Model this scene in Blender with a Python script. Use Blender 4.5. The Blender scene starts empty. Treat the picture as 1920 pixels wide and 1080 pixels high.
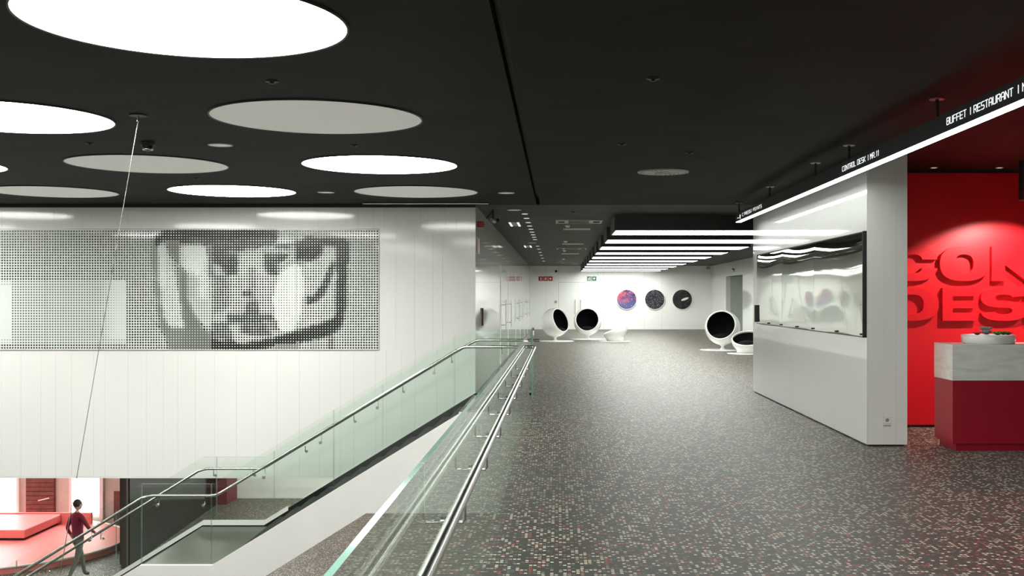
import bpy, bmesh, math, random
from mathutils import Vector, Matrix
random.seed(7)
S = bpy.context.scene
COL = S.collection
# ------------------------------------------------------------------ camera, world, exposure
F = 2040.0                       # focal length in pixels of a 1920 px wide frame
cam_d = bpy.data.cameras.new('camera'); cam = bpy.data.objects.new('camera', cam_d); COL.objects.link(cam)
cam.location = (0, 0, 1.6); cam.rotation_euler = (math.pi/2, 0, 0)
cam_d.sensor_width = 36; cam_d.lens = 36*F/1920
cam_d.shift_x = -(1047-960)/1920; cam_d.shift_y = (559-540)/1920
cam_d.clip_start = .05; cam_d.clip_end = 200
S.camera = cam
W = bpy.data.worlds.new('world'); S.world = W; W.use_nodes = True
W.node_tree.nodes['Background'].inputs[0].default_value = (.9, 1, .95, 1)
W.node_tree.nodes['Background'].inputs[1].default_value = .05
S.view_settings.view_transform = 'Standard'; S.view_settings.look = 'None'
S.view_settings.gamma = 1; S.view_settings.use_curve_mapping = False
S.view_settings.exposure = 0.0
DISC_L = 19.5          # lit round ceiling lights
BOX_L = 10.5           # light boxes over the lounge
BEAM_L = 24.0          # lit underside of the sign beam
LOW_L = 55.0          # unseen fill lamps added to light the lower hall
DAY_L = 10.0           # daylight windows of the lower hall
CEIL = 3.18

# ------------------------------------------------------------------ materials
def newmat(name):
    m = bpy.data.materials.new(name); m.use_nodes = True
    nt = m.node_tree; b = nt.nodes['Principled BSDF']
    return m, nt, b
def pm(name, col, rough=.5, metal=0, spec=.5, var=.06, vscale=3.0, bump=0, bscale=40, emit=None, es=0, coat=0):
    m, nt, b = newmat(name)
    b.inputs['Roughness'].default_value = rough; b.inputs['Metallic'].default_value = metal
    b.inputs['Specular IOR Level'].default_value = spec; b.inputs['Coat Weight'].default_value = coat
    tc = nt.nodes.new('ShaderNodeTexCoord')
    n = nt.nodes.new('ShaderNodeTexNoise'); n.inputs['Scale'].default_value = vscale; n.inputs['Detail'].default_value = 2
    nt.links.new(tc.outputs['Object'], n.inputs['Vector'])
    r = nt.nodes.new('ShaderNodeValToRGB')
    r.color_ramp.elements[0].position = .3; r.color_ramp.elements[1].position = .7
    r.color_ramp.elements[0].color = tuple(c*(1-var) for c in col)+(1,)
    r.color_ramp.elements[1].color = tuple(min(1, c*(1+var)) for c in col)+(1,)
    nt.links.new(n.outputs[0], r.inputs[0]); nt.links.new(r.outputs[0], b.inputs['Base Color'])
    if bump:
        n2 = nt.nodes.new('ShaderNodeTexNoise'); n2.inputs['Scale'].default_value = bscale
        nt.links.new(tc.outputs['Object'], n2.inputs['Vector'])
        bp = nt.nodes.new('ShaderNodeBump'); bp.inputs['Strength'].default_value = bump; bp.inputs['Distance'].default_value = .01
        nt.links.new(n2.outputs[0], bp.inputs['Height']); nt.links.new(bp.outputs[0], b.inputs['Normal'])
    if emit:
        b.inputs['Emission Color'].default_value = tuple(emit)+(1,); b.inputs['Emission Strength'].default_value = es
    return m
WHITE = pm('white_lacquered_board', (.84, .84, .805), rough=.075, var=.012, vscale=.7)
WHITE2 = pm('white_gloss_panel', (.86, .87, .84), rough=.06, var=.012, vscale=.6, coat=.3)
WHITEM = pm('white_matt_paint', (.78, .78, .745), rough=.55, var=.02)
JOINT = pm('dark_joint', (.16, .165, .15), rough=.8)
BLACK = pm('black_matt', (.012, .013, .012), rough=.5)
BLACKG = pm('black_gloss', (.007, .010, .010), rough=.10, spec=.25)
CEILM = pm('dark_ceiling_board', (.016, .0172, .0135), rough=.7, spec=.12, var=.25, vscale=1.2)
STEEL = pm('brushed_stainless', (.62, .62, .60), rough=.22, metal=1, var=.04)
CHROME = pm('polished_steel', (.8, .8, .78), rough=.08, metal=1, var=.02)
MIRROR = pm('mirror_acrylic', (.70, .72, .67), rough=.03, metal=1, var=.02)
RED = pm('red_lacquer', (.64, .003, .010), rough=.42, var=.03)
REDL = pm('red_letter_lacquer', (.72, .004, .012), rough=.4, var=.02)
REDD = pm('crimson_counter_lacquer', (.33, .002, .018), rough=.35, var=.03)
CORAL = pm('coral_lacquer', (.80, .22, .20), rough=.5, var=.03)
PASSC = pm('passage_ceiling_board', (.036, .038, .029), rough=.6, spec=.2, var=.2, vscale=1.2)
DARKWOOD = pm('brown_wood', (.15, .055, .045), rough=.5, var=.3, vscale=9)
BEIGE = pm('pale_plaster', (.55, .52, .47), rough=.7)
REDSIGN = pm('red_sign_plastic', (.42, .01, .02), rough=.35)
GREENSIGN = pm('green_sign_plastic', (.02, .14, .06), rough=.35)
PICT = pm('white_pictogram', (.85, .85, .82), rough=.5)
SHELL = pm('white_fibreglass', (.84, .84, .81), rough=.16, var=.01, coat=.4)
LINING = pm('black_upholstery', (.006, .007, .007), rough=.9, spec=.1, bump=.3)
STEPM = pm('dark_stone', (.012, .015, .013), rough=.65, spec=.15, var=.2)
LANDM = pm('olive_grey_stone', (.075, .08, .06), rough=.35, var=.12)
PLATE = pm('grey_metal', (.35, .35, .34), rough=.4, metal=.6)
UNLIT_GLOW = pm('unlit_diffuser_added_glow', (.78, .79, .75), rough=.6, var=.02, emit=(1, 1, .93), es=.20)  # weak emission added to brighten diffusers that are switched off
DOT = pm('black_print_ink', (.012, .013, .012), rough=.25)
DOTG = pm('grey_print_ink', (.155, .17, .145), rough=.25)
DOTROOM = pm('room_lit_dot_grey', (.13, .145, .125), rough=.25)  # dot colour stands in for a lit room showing through the glass
PRINTBASE = pm('white_printed_glass', (.74, .78, .735), rough=.05, var=.03, vscale=1.0)
SKIN = pm('skin', (.62, .40, .32), rough=.5)
HAIR = pm('dark_hair', (.03, .02, .018), rough=.6)
TOPM = pm('maroon_cloth', (.20, .004, .03), rough=.8)
TROUSER = pm('grey_trouser_cloth', (.13, .14, .12), rough=.85)
SHOE = pm('black_shoe', (.015, .015, .015), rough=.4)
LEAFG = pm('green_leaf', (.16, .38, .05), rough=.45)
LEAFR = pm('reddish_leaf', (.50, .10, .05), rough=.45)
LEAFS = pm('silvery_leaf', (.46, .43, .40), rough=.55)
SOIL = pm('dark_soil', (.05, .035, .025), rough=.95)

def emit_mat(name, col, s):
    m = bpy.data.materials.new(name); m.use_nodes = True; nt = m.node_tree
    for n in list(nt.nodes): nt.nodes.remove(n)
    o = nt.nodes.new('ShaderNodeOutputMaterial'); e = nt.nodes.new('ShaderNodeEmission')
    e.inputs[0].default_value = tuple(col)+(1,); e.inputs[1].default_value = s
    nt.links.new(e.outputs[0], o.inputs[0]); return m
LIT = emit_mat('lit_diffuser', (1, 1, .96), DISC_L)
BOXLIT = emit_mat('lit_light_box', (.97, 1, .95), BOX_L)
BEAMLIT = emit_mat('lit_beam_diffuser', (.97, 1, .96), BEAM_L)
LOWLIT = emit_mat('lower_hall_fill', (1, .98, .93), LOW_L)
DAY = emit_mat('daylight_behind_glass', (1, 1, 1), DAY_L)
TEXTLIT = emit_mat('backlit_lettering', (.95, 1, 1), 1.1)
SMALLLIT = emit_mat('small_downlight_glow', (1, 1, .92), .75)
PENDLIT = emit_mat('pendant_lamp_glow', (1, .95, .88), 12)

def glass_mat(name, tint, edge=False):
    m = bpy.data.materials.new(name); m.use_nodes = True; nt = m.node_tree
    for n in list(nt.nodes): nt.nodes.remove(n)
    o = nt.nodes.new('ShaderNodeOutputMaterial')
    tr = nt.nodes.new('ShaderNodeBsdfTransparent'); tr.inputs[0].default_value = tuple(tint)+(1,)
    gl = nt.nodes.new('ShaderNodeBsdfGlossy'); gl.inputs['Roughness'].default_value = .015
    gl.inputs[0].default_value = (.95, 1, .96, 1)
    g = nt.nodes.new('ShaderNodeNewGeometry')
    mx = nt.nodes.new('ShaderNodeMix'); mx.data_type = 'FLOAT'
    mx.inputs['A'].default_value = 1.45; mx.inputs['B'].default_value = 1/1.45
    nt.links.new(g.outputs['Backfacing'], mx.inputs['Factor'])
    fr = nt.nodes.new('ShaderNodeFresnel'); nt.links.new(mx.outputs['Result'], fr.inputs[0])
    ms = nt.nodes.new('ShaderNodeMixShader')
    nt.links.new(fr.outputs[0], ms.inputs[0]); nt.links.new(tr.outputs[0], ms.inputs[1]); nt.links.new(gl.outputs[0], ms.inputs[2])
    nt.links.new(ms.outputs[0], o.inputs[0])
    return m
GLASS = glass_mat('green_tinted_glass', (.958, .988, .969))
EDGE = pm('polished_green_glass_edge', (.16, .33, .26), rough=.08, var=.1)

def carpet_mat():
    m, nt, b = newmat('speckled_carpet')
    N, L = nt.nodes.new, nt.links.new
    b.inputs['Roughness'].default_value = .50; b.inputs['Specular IOR Level'].default_value = .34
    b.inputs['Sheen Weight'].default_value = .10; b.inputs['Sheen Roughness'].default_value = .4
    b.inputs['Sheen Tint'].default_value = (1, .97, .9, 1)
    tc = N('ShaderNodeTexCoord'); mp = N('ShaderNodeMapping')
    mp.inputs['Scale'].default_value = (1/.0255, 1/.0380, 0); L(tc.outputs['Object'], mp.inputs['Vector'])
    fl = N('ShaderNodeVectorMath'); fl.operation = 'FLOOR'; L(mp.outputs[0], fl.inputs[0])
    fr = N('ShaderNodeVectorMath'); fr.operation = 'FRACTION'; L(mp.outputs[0], fr.inputs[0])
    wn = N('ShaderNodeTexWhiteNoise'); wn.noise_dimensions = '2D'; L(fl.outputs[0], wn.inputs['Vector'])
    no = N('ShaderNodeTexNoise'); no.inputs['Scale'].default_value = 5.5; no.inputs['Detail'].default_value = 3
    L(tc.outputs['Object'], no.inputs['Vector'])
    ma = N('ShaderNodeMath'); ma.operation = 'MULTIPLY_ADD'; ma.inputs[1].default_value = .55; ma.inputs[2].default_value = -.275
    L(no.outputs[0], ma.inputs[0])
    ad = N('ShaderNodeMath'); ad.operation = 'ADD'; L(wn.outputs['Value'], ad.inputs[0]); L(ma.outputs[0], ad.inputs[1])
    rp = N('ShaderNodeValToRGB'); cr = rp.color_ramp; cr.interpolation = 'CONSTANT'
    base = (.014, .0135, .010, 1)
    stops = [(0, (.50, .48, .37, 1)), (.21, (.30, .022, .02, 1)), (.28, (.30, .25, .17, 1)), (.35, (.03, .10, .065, 1)), (.40, (.10, .085, .06, 1)), (.50, base)]
    cr.elements[0].position = 0; cr.elements[0].color = stops[0][1]; cr.elements[1].position = stops[1][0]; cr.elements[1].color = stops[1][1]
    for p, c in stops[2:]:
        e = cr.elements.new(p); e.color = c
    L(ad.outputs[0], rp.inputs[0])
    sp = N('ShaderNodeSeparateXYZ'); L(fr.outputs[0], sp.inputs[0])
    def mask(out, w):
        a = N('ShaderNodeMath'); a.operation = 'SUBTRACT'; a.inputs[1].default_value = .5; L(out, a.inputs[0])
        c = N('ShaderNodeMath'); c.operation = 'ABSOLUTE'; L(a.outputs[0], c.inputs[0])
        d = N('ShaderNodeMath'); d.operation = 'LESS_THAN'; d.inputs[1].default_value = w; L(c.outputs[0], d.inputs[0]); return d
    mxm, mym = mask(sp.outputs[0], .37), mask(sp.outputs[1], .29)
    mu = N('ShaderNodeMath'); mu.operation = 'MULTIPLY'; L(mxm.outputs[0], mu.inputs[0]); L(mym.outputs[0], mu.inputs[1])
    mix = N('ShaderNodeMix'); mix.data_type = 'RGBA'; L(mu.outputs[0], mix.inputs['Factor'])
    mix.inputs['A'].default_value = base; L(rp.outputs[0], mix.inputs['B'])
    L(mix.outputs['Result'], b.inputs['Base Color'])
    return m
CARPET = carpet_mat()
def marble_mat():
    m, nt, b = newmat('pale_veined_stone'); N, L = nt.nodes.new, nt.links.new
    b.inputs['Roughness'].default_value = .25
    tc = N('ShaderNodeTexCoord'); mp = N('ShaderNodeMapping'); mp.inputs['Scale'].default_value = (1, 1, 4); mp.inputs['Rotation'].default_value = (0, .2, 0)
    L(tc.outputs['Object'], mp.inputs[0])
    n = N('ShaderNodeTexNoise'); n.inputs['Scale'].default_value = 2.5; n.inputs['Detail'].default_value = 8; n.inputs['Distortion'].default_value = 1.2
    L(mp.outputs[0], n.inputs['Vector'])
    r = N('ShaderNodeValToRGB'); r.color_ramp.elements[0].position = .35; r.color_ramp.elements[1].position = .62
    r.color_ramp.elements[0].color = (.66, .69, .63, 1); r.color_ramp.elements[1].color = (.80, .82, .76, 1)
    L(n.outputs[0], r.inputs[0]); L(r.outputs[0], b.inputs['Base Color']); return m
MARBLE = marble_mat()
def space_mat(name, kind):
    m, nt, b = newmat(name); N, L = nt.nodes.new, nt.links.new
    b.inputs['Roughness'].default_value = .6; b.inputs['Specular IOR Level'].default_value = .2
    tc = N('ShaderNodeTexCoord')
    n = N('ShaderNodeTexNoise'); n.inputs['Scale'].default_value = 3.2 if kind == 0 else 5; n.inputs['Detail'].default_value = 6
    L(tc.outputs['Object'], n.inputs['Vector'])
    r = N('ShaderNodeValToRGB'); cr = r.color_ramp
    if kind == 0:
        cr.elements[0].position = .3; cr.elements[0].color = (.015, .012, .02, 1); cr.elements[1].position = .75; cr.elements[1].color = (.55, .36, .33, 1)
        for p, c in ((.45, (.09, .06, .16, 1)), (.55, (.40, .07, .12, 1)), (.66, (.45, .14, .15, 1))):
            e = cr.elements.new(p); e.color = c
        # colour drifts from blue low to rose above, the picture's own print
        sp = N('ShaderNodeSeparateXYZ'); L(tc.outputs['Object'], sp.inputs[0])
        a = N('ShaderNodeMath'); a.operation = 'MULTIPLY_ADD'; a.inputs[1].default_value = -.35; a.inputs[2].default_value = 0
        L(sp.outputs[0], a.inputs[0])
        ad = N('ShaderNodeMath'); ad.operation = 'ADD'; L(a.outputs[0], ad.inputs[0]); L(n.outputs[0], ad.inputs[1]); L(ad.outputs[0], r.inputs[0])
        mz = N('ShaderNodeMath'); mz.operation = 'MULTIPLY_ADD'; mz.inputs[1].default_value = -2.6; mz.inputs[2].default_value = .25; mz.use_clamp = True
        L(sp.outputs[2], mz.inputs[0])
        bl = N('ShaderNodeMix'); bl.data_type = 'RGBA'; L(mz.outputs[0], bl.inputs['Factor']); L(r.outputs[0], bl.inputs['A']); bl.inputs['B'].default_value = (.09, .10, .24, 1)
        src = bl.outputs['Result']
    else:
        cr.elements[0].position = .3; cr.elements[1].position = .8
        cr.elements[0].color = (.012, .013, .014, 1); cr.elements[1].color = (.05, .048, .065, 1) if kind == 1 else (.05, .05, .05, 1)
        L(n.outputs[0], r.inputs[0]); src = r.outputs[0]
    v = N('ShaderNodeTexVoronoi'); v.inputs['Scale'].default_value = 22 if kind else 9
    L(tc.outputs['Object'], v.inputs['Vector'])
    lt = N('ShaderNodeMath'); lt.operation = 'LESS_THAN'; lt.inputs[1].default_value = .22 if kind == 1 else (.13 if kind == 2 else .11)
    L(v.outputs['Distance'], lt.inputs[0])
    mx = N('ShaderNodeMix'); mx.data_type = 'RGBA'; L(lt.outputs[0], mx.inputs['Factor']); L(src, mx.inputs['A']); mx.inputs['B'].default_value = (.42, .42, .48, 1) if kind else (.7, .65, .8, 1)
    L(mx.outputs['Result'], b.inputs['Base Color']); return m

# ------------------------------------------------------------------ mesh helpers
class MB:
    def __init__(s): s.v = []; s.f = []; s.m = []; s.sm = []
    def add(s, vs, fs, mi=0, sm=False):
        o = len(s.v); s.v += [tuple(v) for v in vs]
        for f in fs: s.f.append(tuple(i+o for i in f)); s.m.append(mi); s.sm.append(sm)
        return s
    def box(s, x0, x1, y0, y1, z0, z1, mi=0, mis=None):
        vs = [(x, y, z) for z in (z0, z1) for y in (y0, y1) for x in (x0, x1)]
        fs = [(0, 2, 3, 1), (4, 5, 7, 6), (0, 1, 5, 4), (2, 6, 7, 3), (0, 4, 6, 2), (1, 3, 7, 5)]  # -z +z -y +y -x +x
        o = len(s.v); s.v += vs
        for k, f in enumerate(fs): s.f.append(tuple(i+o for i in f)); s.m.append(mis[k] if mis else mi); s.sm.append(False)
        return s
    def cbox(s, x0, x1, y0, y1, z0, z1, c=.01, mi=0):      # chamfered box
        vs = []; 
        bm = bmesh.new(); bmesh.ops.create_cube(bm, size=1)
        for v in bm.verts: v.co = Vector(((x0+x1)/2+v.co.x*(x1-x0), (y0+y1)/2+v.co.y*(y1-y0), (z0+z1)/2+v.co.z*(z1-z0)))
        bmesh.ops.bevel(bm, geom=bm.edges[:], offset=c, segments=2, affect='EDGES', profile=.5)
        bm.verts.index_update(); s.add([v.co[:] for v in bm.verts], [[v.index for v in f.verts] for f in bm.faces], mi); bm.free(); return s
    def prism(s, poly, axis, a, b, mi=0, mcap=None, sides=None):
        """poly: 2-D points; axis 'y': poly is (x,z) extruded y a..b; 'z': poly is (x,y); 'x': poly is (y,z)"""
        def P(p, t):
            return {'y': (p[0], t, p[1]), 'z': (p[0], p[1], t), 'x': (t, p[0], p[1])}[axis]
        n = len(poly); vs = [P(p, a) for p in poly]+[P(p, b) for p in poly]
        s.add(vs, [tuple(range(n)), tuple(range(2*n-1, n-1, -1))], mi if mcap is None else mcap)
        for i in range(n): s.add([vs[i], vs[(i+1) % n], vs[(i+1) % n+n], vs[i+n]], [(0, 1, 2, 3)], sides[i] if sides else mi)
        return s
    def lathe(s, prof, M, n=32, mi=0, cap=False):
        """prof: (r, h) pairs turned round the local z of matrix M"""
        vs = []; fs = []
        for r, h in prof:
            for k in range(n):
                a = 2*math.pi*k/n; vs.append((M @ Vector((r*math.cos(a), r*math.sin(a), h)))[:])
        for j in range(len(prof)-1):
            for k in range(n): fs.append((j*n+k, j*n+(k+1) % n, (j+1)*n+(k+1) % n, (j+1)*n+k))
        s.add(vs, fs, mi, True)
        if cap:
            s.add(vs, [tuple(range(n-1, -1, -1)), tuple(range((len(prof)-1)*n, len(prof)*n))], mi, False)
        return s
    def cyl(s, c, r, h, n=24, mi=0, axis=(0, 0, 1)):
        M = Matrix.Translation(c) @ Vector((0, 0, 1)).rotation_difference(Vector(axis)).to_matrix().to_4x4()
        return s.lathe([(r, 0), (r, h)], M, n, mi, cap=True)
    def tube(s, pts, r, n=10, mi=0):
        pts = [Vector(p) for p in pts]; rings = []
        up = Vector((0, 0, 1))
        for i, p in enumerate(pts):
            if i == 0: d = pts[1]-p
            elif i == len(pts)-1: d = p-pts[i-1]
            else: d = (pts[i+1]-p).normalized()+(p-pts[i-1]).normalized()
            d.normalize(); u = up if abs(d.dot(up)) < .95 else Vector((0, 1, 0))
            a = d.cross(u).normalized(); b = a.cross(d).normalized()
            k = 1.0
            if 0 < i < len(pts)-1:
                c = d.dot((pts[i+1]-p).normalized()); k = 1/max(.6, c)
            rings.append([p+a*(r*k*math.cos(2*math.pi*j/n))+b*(r*k*math.sin(2*math.pi*j/n)) for j in range(n)])
        vs = [v[:] for rr in rings for v in rr]; fs = []
        for i in range(len(pts)-1):
            for j in range(n): fs.append((i*n+j, i*n+(j+1) % n, (i+1)*n+(j+1) % n, (i+1)*n+j))
        s.add(vs, fs, mi, True); s.add(vs, [tuple(range(n-1, -1, -1)), tuple(range((len(pts)-1)*n, len(pts)*n))], mi, False)
        return s
    def ellipsoid(s, c, r, n=20, m=12, mi=0, M=None):
        pr = [(max(1e-4, math.sin(math.pi*j/m)), -math.cos(math.pi*j/m)) for j in range(m+1)]
        T = Matrix.Translation(c) @ (M or Matrix.Identity(4)) @ Matrix.Diagonal((r[0], r[1], r[2], 1))
        return s.lathe(pr, T, n, mi)
    def mesh(s, name, mats):
        me = bpy.data.meshes.new(name); me.from_pydata(s.v, [], s.f)
        for m in (mats if isinstance(mats, (list, tuple)) else [mats]): me.materials.append(m)
        me.polygons.foreach_set('material_index', s.m); me.polygons.foreach_set('use_smooth', s.sm); me.update()
        return me
    def build(s, name, mats, parent=None, loc=None, fix=True):
        me = s.mesh(name, mats)
        if fix:
            bm = bmesh.new(); bm.from_mesh(me); bmesh.ops.recalc_face_normals(bm, faces=bm.faces); bm.to_mesh(me); bm.free()
        o = bpy.data.objects.new(name, me); COL.objects.link(o); o.parent = parent
        if loc: o.location = loc
        return o
def tag(o, label=None, cat=None, group=None, kind=None):
    if label: o['label'] = label
    if cat: o['category'] = cat
    if group: o['group'] = group
    if kind: o['kind'] = kind
    return o
def thing(name, label, cat, loc=(0, 0, 0), rz=0, group=None):
    o = bpy.data.objects.new(name, None); COL.objects.link(o); o.location = loc; o.rotation_euler = (0, 0, rz); o.empty_display_size = .1
    return tag(o, label, cat, group)
def struct(name, label=None):
    o = bpy.data.objects.new(name, None); COL.objects.link(o); o.empty_display_size = .1
    return tag(o, label, kind='structure')
def copy_tree(o, parent=None):
    c = o.copy(); COL.objects.link(c); c.parent = parent
    for ch in list(o.children): copy_tree(ch, c)
    return c
def aim(n):
    return Vector((0, 0, 1)).rotation_difference(Vector(n).normalized()).to_matrix().to_4x4()

# ------------------------------------------------------------------ floors
YF = 53.1; XC = -1.40; XR = 7.5; YW = 18.37; LOW = -4.6; SOF = -1.41
floor = MB().prism([(-.44, -5), (10, -5), (10, YF+.4), (XC, YF+.4), (XC, 15.3), (-.44, 15.3)], 'z', SOF, 0, mi=1, mcap=0).build('floor', [CARPET, WHITEM])
tag(floor, 'dark olive carpet with cream and red flecks across the upper level', kind='structure')
lf = MB().box(-17.5, 10, -5, 40, LOW-.2, LOW).build('floor_lower', CARPET)
tag(lf, 'speckled carpet of the lower hall seen under the staircase', kind='structure')

# ------------------------------------------------------------------ ceiling, in two halves either side of a slot
ceil = struct('ceiling', 'almost black ceiling over the whole hall')
MB().box(-17.5, -.37, -5, YW+.05, CEIL, CEIL+.2).build('ceiling_field', CEILM, ceil)
MB().box(-.31, 10, -5, YW+.05, CEIL, CEIL+.2).build('ceiling_field', CEILM, ceil)
MB().box(-.37, -.31, -5, YW, CEIL+.12, CEIL+.2).build('slot', BLACK, ceil)
MB().box(-17.5, 10, YW+.05, YF+.4, CEIL+.012, CEIL+.2).build('backing', BLACK, ceil)
y = YW+.06; k = 0
pmesh = {}
while y < YF:
    w = [1.5, 1.02, 1.75, 1.4][k % 4]; k += 1
    y1 = min(y+w, YF+.1)
    MB().box(XC, XR+1, y, y1-.012, CEIL, CEIL+.01).build('panel', PASSC, ceil); y = y1
# exterior closing walls, unseen from the camera but part of the room
tag(MB().box(-17.5, 10, -5.2, -5, LOW, CEIL).build('wall_front', WHITEM), kind='structure')
tag(MB().box(-17.7, -17.5, -5, 30, LOW, CEIL).build('wall_side', WHITEM), kind='structure')
tag(MB().box(10, 10.2, -5, YF, SOF, CEIL).build('wall_east', pm('dark_red_paint', (.20, .01, .015), rough=.6)), kind='structure')

# ------------------------------------------------------------------ big white boarded wall behind the void
def boards(parent, mk, a0, a1, wmin, wmax, gap, seed, mat):
    """vertical boards of uneven width between a0 and a1; mk(u0,u1,proud) makes the geometry of one board"""
    rnd = random.Random(seed); u = a0; out = []
    while u < a1-.001:
        w = rnd.uniform(wmin, wmax)
        if a1-(u+w) < wmin*.7: w = a1-u
        out.append((u, u+w)); mk(u+gap/2, u+w-gap/2, rnd.uniform(0, .002)).build('board', mat, parent); u += w
    return out
MX1 = -3.03; MX0 = -11.5; MZ1 = 2.765; MZ0 = .722
wl = struct('wall_left', 'tall white wall of vertical glossy boards behind the stair void')
MB().box(-17.5, XC-.02, YW+.02, YW+.25, SOF, CEIL).build('backing', JOINT, wl)
boards(wl, lambda a, b, p: MB().box(a, b, YW-p, YW+.019, SOF, MZ0), -13.5, XC, .16, .40, .0018, 3, WHITE)
boards(wl, lambda a, b, p: MB().box(a, b, YW-p, YW+.019, MZ1, CEIL-.05), -13.5, XC, .12, .34, .0018, 4, WHITE)
boards(wl, lambda a, b, p: MB().box(a, b, YW-p, YW+.019, MZ0, MZ1), MX1, XC, .16, .36, .0018, 5, WHITE)
MB().box(-17.5, XC, YW-.01, YW+.018, CEIL-.05, CEIL-.001).build('shadow_gap', BLACK, wl)
MB().box(-17.5, XC, YW, YW+.25, SOF-.03, SOF-.001).build('bottom_trim', WHITEM, wl)

# ------------------------------------------------------------------ mural: dot screen of a helmeted face
P5 = 4.985*YW/F          # dot pitch in metres
def pxy(x, z):           # metres on the wall -> the mural's own layout units
    return 1047+x*F/YW, 559-(z-1.6)*F/YW
def inp(x, y, poly):
    c = False; n = len(poly); j = n-1
    for i in range(n):
        xi, yi = poly[i]; xj, yj = poly[j]
        if (yi > y) != (yj > y) and x < (xj-xi)*(y-yi)/(yj-yi)+xi: c = not c
        j = i
    return c
SHAPES = [  # (polygon, value, grey?) painted in order
    ([(396, 448), (560, 462), (560, 500), (520, 612), (396, 612)], .50, 0),
    ([(292, 460), (312, 460), (322, 500), (340, 560), (352, 626), (312, 622), (298, 560)], .30, 0),
    ([(298, 462), (310, 462), (312, 540), (304, 540)], .16, 0),
    ([(336, 460), (392, 462), (392, 560), (352, 560), (338, 505)], .28, 0),
    ([(345, 462), (385, 464), (383, 500), (372, 520), (352, 500)], .10, 0),
    ([(352, 515), (372, 518), (372, 575), (352, 560)], .55, 1),
    ([(352, 560), (396, 560), (396, 612), (360, 600)], .50, 1),
    # dark top of the visor opening
    ([(290, 446), (312, 430), (520, 428), (520, 445), (398, 452), (340, 456), (304, 452), (296, 462), (286, 462)], .97, 0),
    ([(345, 444), (396, 450), (396, 462), (360, 454)], .85, 0),
    ([(286, 447), (293, 447), (297, 520), (303, 570), (312, 612), (326, 630), (304, 622), (294, 560), (288, 500)], .80, 1),
    ([(311, 450), (338, 450), (338, 498), (330, 490), (316, 472)], .92, 1),
    ([(330, 492), (339, 500), (351, 512), (352, 560), (362, 585), (380, 612), (398, 640), (352, 640), (344, 600), (338, 560), (337, 510)], .95, 1),
    ([(296, 606), (330, 616), (400, 622), (402, 658), (316, 658), (312, 625)], .93, 1),
    ([(316, 618), (345, 622), (340, 657), (318, 657)], .86, 1),
    # hair shadow and brow
    ([(396, 450), (520, 446), (516, 458), (450, 470), (396, 478)], .86, 0),
    ([(396, 476), (446, 474), (448, 494), (444, 514), (424, 514), (412, 496), (398, 492)], .88, 0),
    ([(388, 458), (399, 458), (400, 520), (390, 520)], .64, 0),
    ([(448, 482), (494, 482), (494, 520), (448, 520)], .46, 0),
    ([(497, 476), (540, 478), (536, 488), (520, 490), (521, 514), (504, 514), (496, 498)], .86, 0),
    ([(516, 456), (556, 455), (556, 463), (516, 465)], .72, 0),
    # cheek and side light
    ([(524, 514), (548, 496), (566, 500), (570, 540), (562, 600), (548, 622), (520, 622), (512, 560)], .20, 0),
    ([(540, 500), (562, 500), (560, 600), (544, 590)], .12, 0),
    ([(400, 514), (430, 514), (430, 575), (400, 590)], .62, 0),
    ([(464, 500), (480, 500), (484, 592), (468, 592)], .60, 0),
    ([(455, 544), (470, 544), (470, 556), (455, 556)], .80, 0),
    ([(460, 565), (486, 565), (488, 592), (458, 592)], .70, 0),
    # mouth and chin
    ([(426, 591), (510, 591), (516, 602), (424, 604)], .82, 0),
    ([(450, 604), (500, 606), (512, 632), (450, 626)], .70, 0),
    ([(498, 598), (522, 600), (524, 622), (500, 622)], .62, 0),
    ([(396, 606), (430, 606), (440, 640), (396, 634)], .68, 0),
    # black block right of the brow, visor frame right
    ([(557, 452), (604, 452), (604, 474), (590, 488), (557, 490)], .97, 0),
    ([(557, 488), (578, 486), (568, 498), (557, 498)], .6, 0),
    ([(576, 443), (652, 449), (652, 461), (590, 461), (560, 456)], .95, 0),
    ([(606, 462), (630, 462), (630, 520), (606, 520)], .40, 0),
    ([(630, 452), (654, 452), (652, 520), (649, 575), (641, 612), (626, 618), (630, 575), (633, 520)], .92, 0),
    ([(622, 490), (630, 496), (618, 530), (608, 552), (594, 566), (574, 570), (574, 558), (592, 552), (606, 530)], .88, 0),
    # lower rim of the visor
    ([(398, 636), (456, 644), (512, 634), (558, 620), (604, 606), (640, 590), (642, 612), (624, 626), (600, 634), (556, 644), (512, 650), (470, 660), (398, 660)], .96, 0),
    ([(510, 648), (560, 642), (560, 660), (510, 660)], .70, 1),
    ([(584, 636), (594, 634), (594, 658), (584, 658)], .62, 1), ([(614, 632), (624, 628), (624, 658), (614, 658)], .66, 0),
]
def dotval(x, y):
    v, g = (.46 if x > 240 else .44), 0
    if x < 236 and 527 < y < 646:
        v, g = .40, 2  # light of the room behind is painted in by dot colour and size
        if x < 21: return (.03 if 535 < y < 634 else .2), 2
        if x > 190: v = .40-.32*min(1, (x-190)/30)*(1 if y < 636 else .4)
    if x > 240:
        for poly, vv, gg in SHAPES:
            if inp(x, y, poly): v, g = vv, gg
    if 140 < x < 300 and y < 440: v = min(v, .30+.1*abs(math.sin(x*.05)))
    if x > 560 and y < 440: v *= .85
    return v, g
mural = thing('halftone_mural', 'wide glass mural of black dots showing a face behind a helmet visor', 'mural', ((MX0+MX1)/2, YW, MZ0))
ox, oy, oz = mural.location
pane_px = [711.5, 556, 399.5, 239, 86, -71]
edges = [(p-1047)*YW/F for p in pane_px]+[MX0]
edges[0] = MX1
ys = [433.8+4.963*j for j in range(45)]
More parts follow.
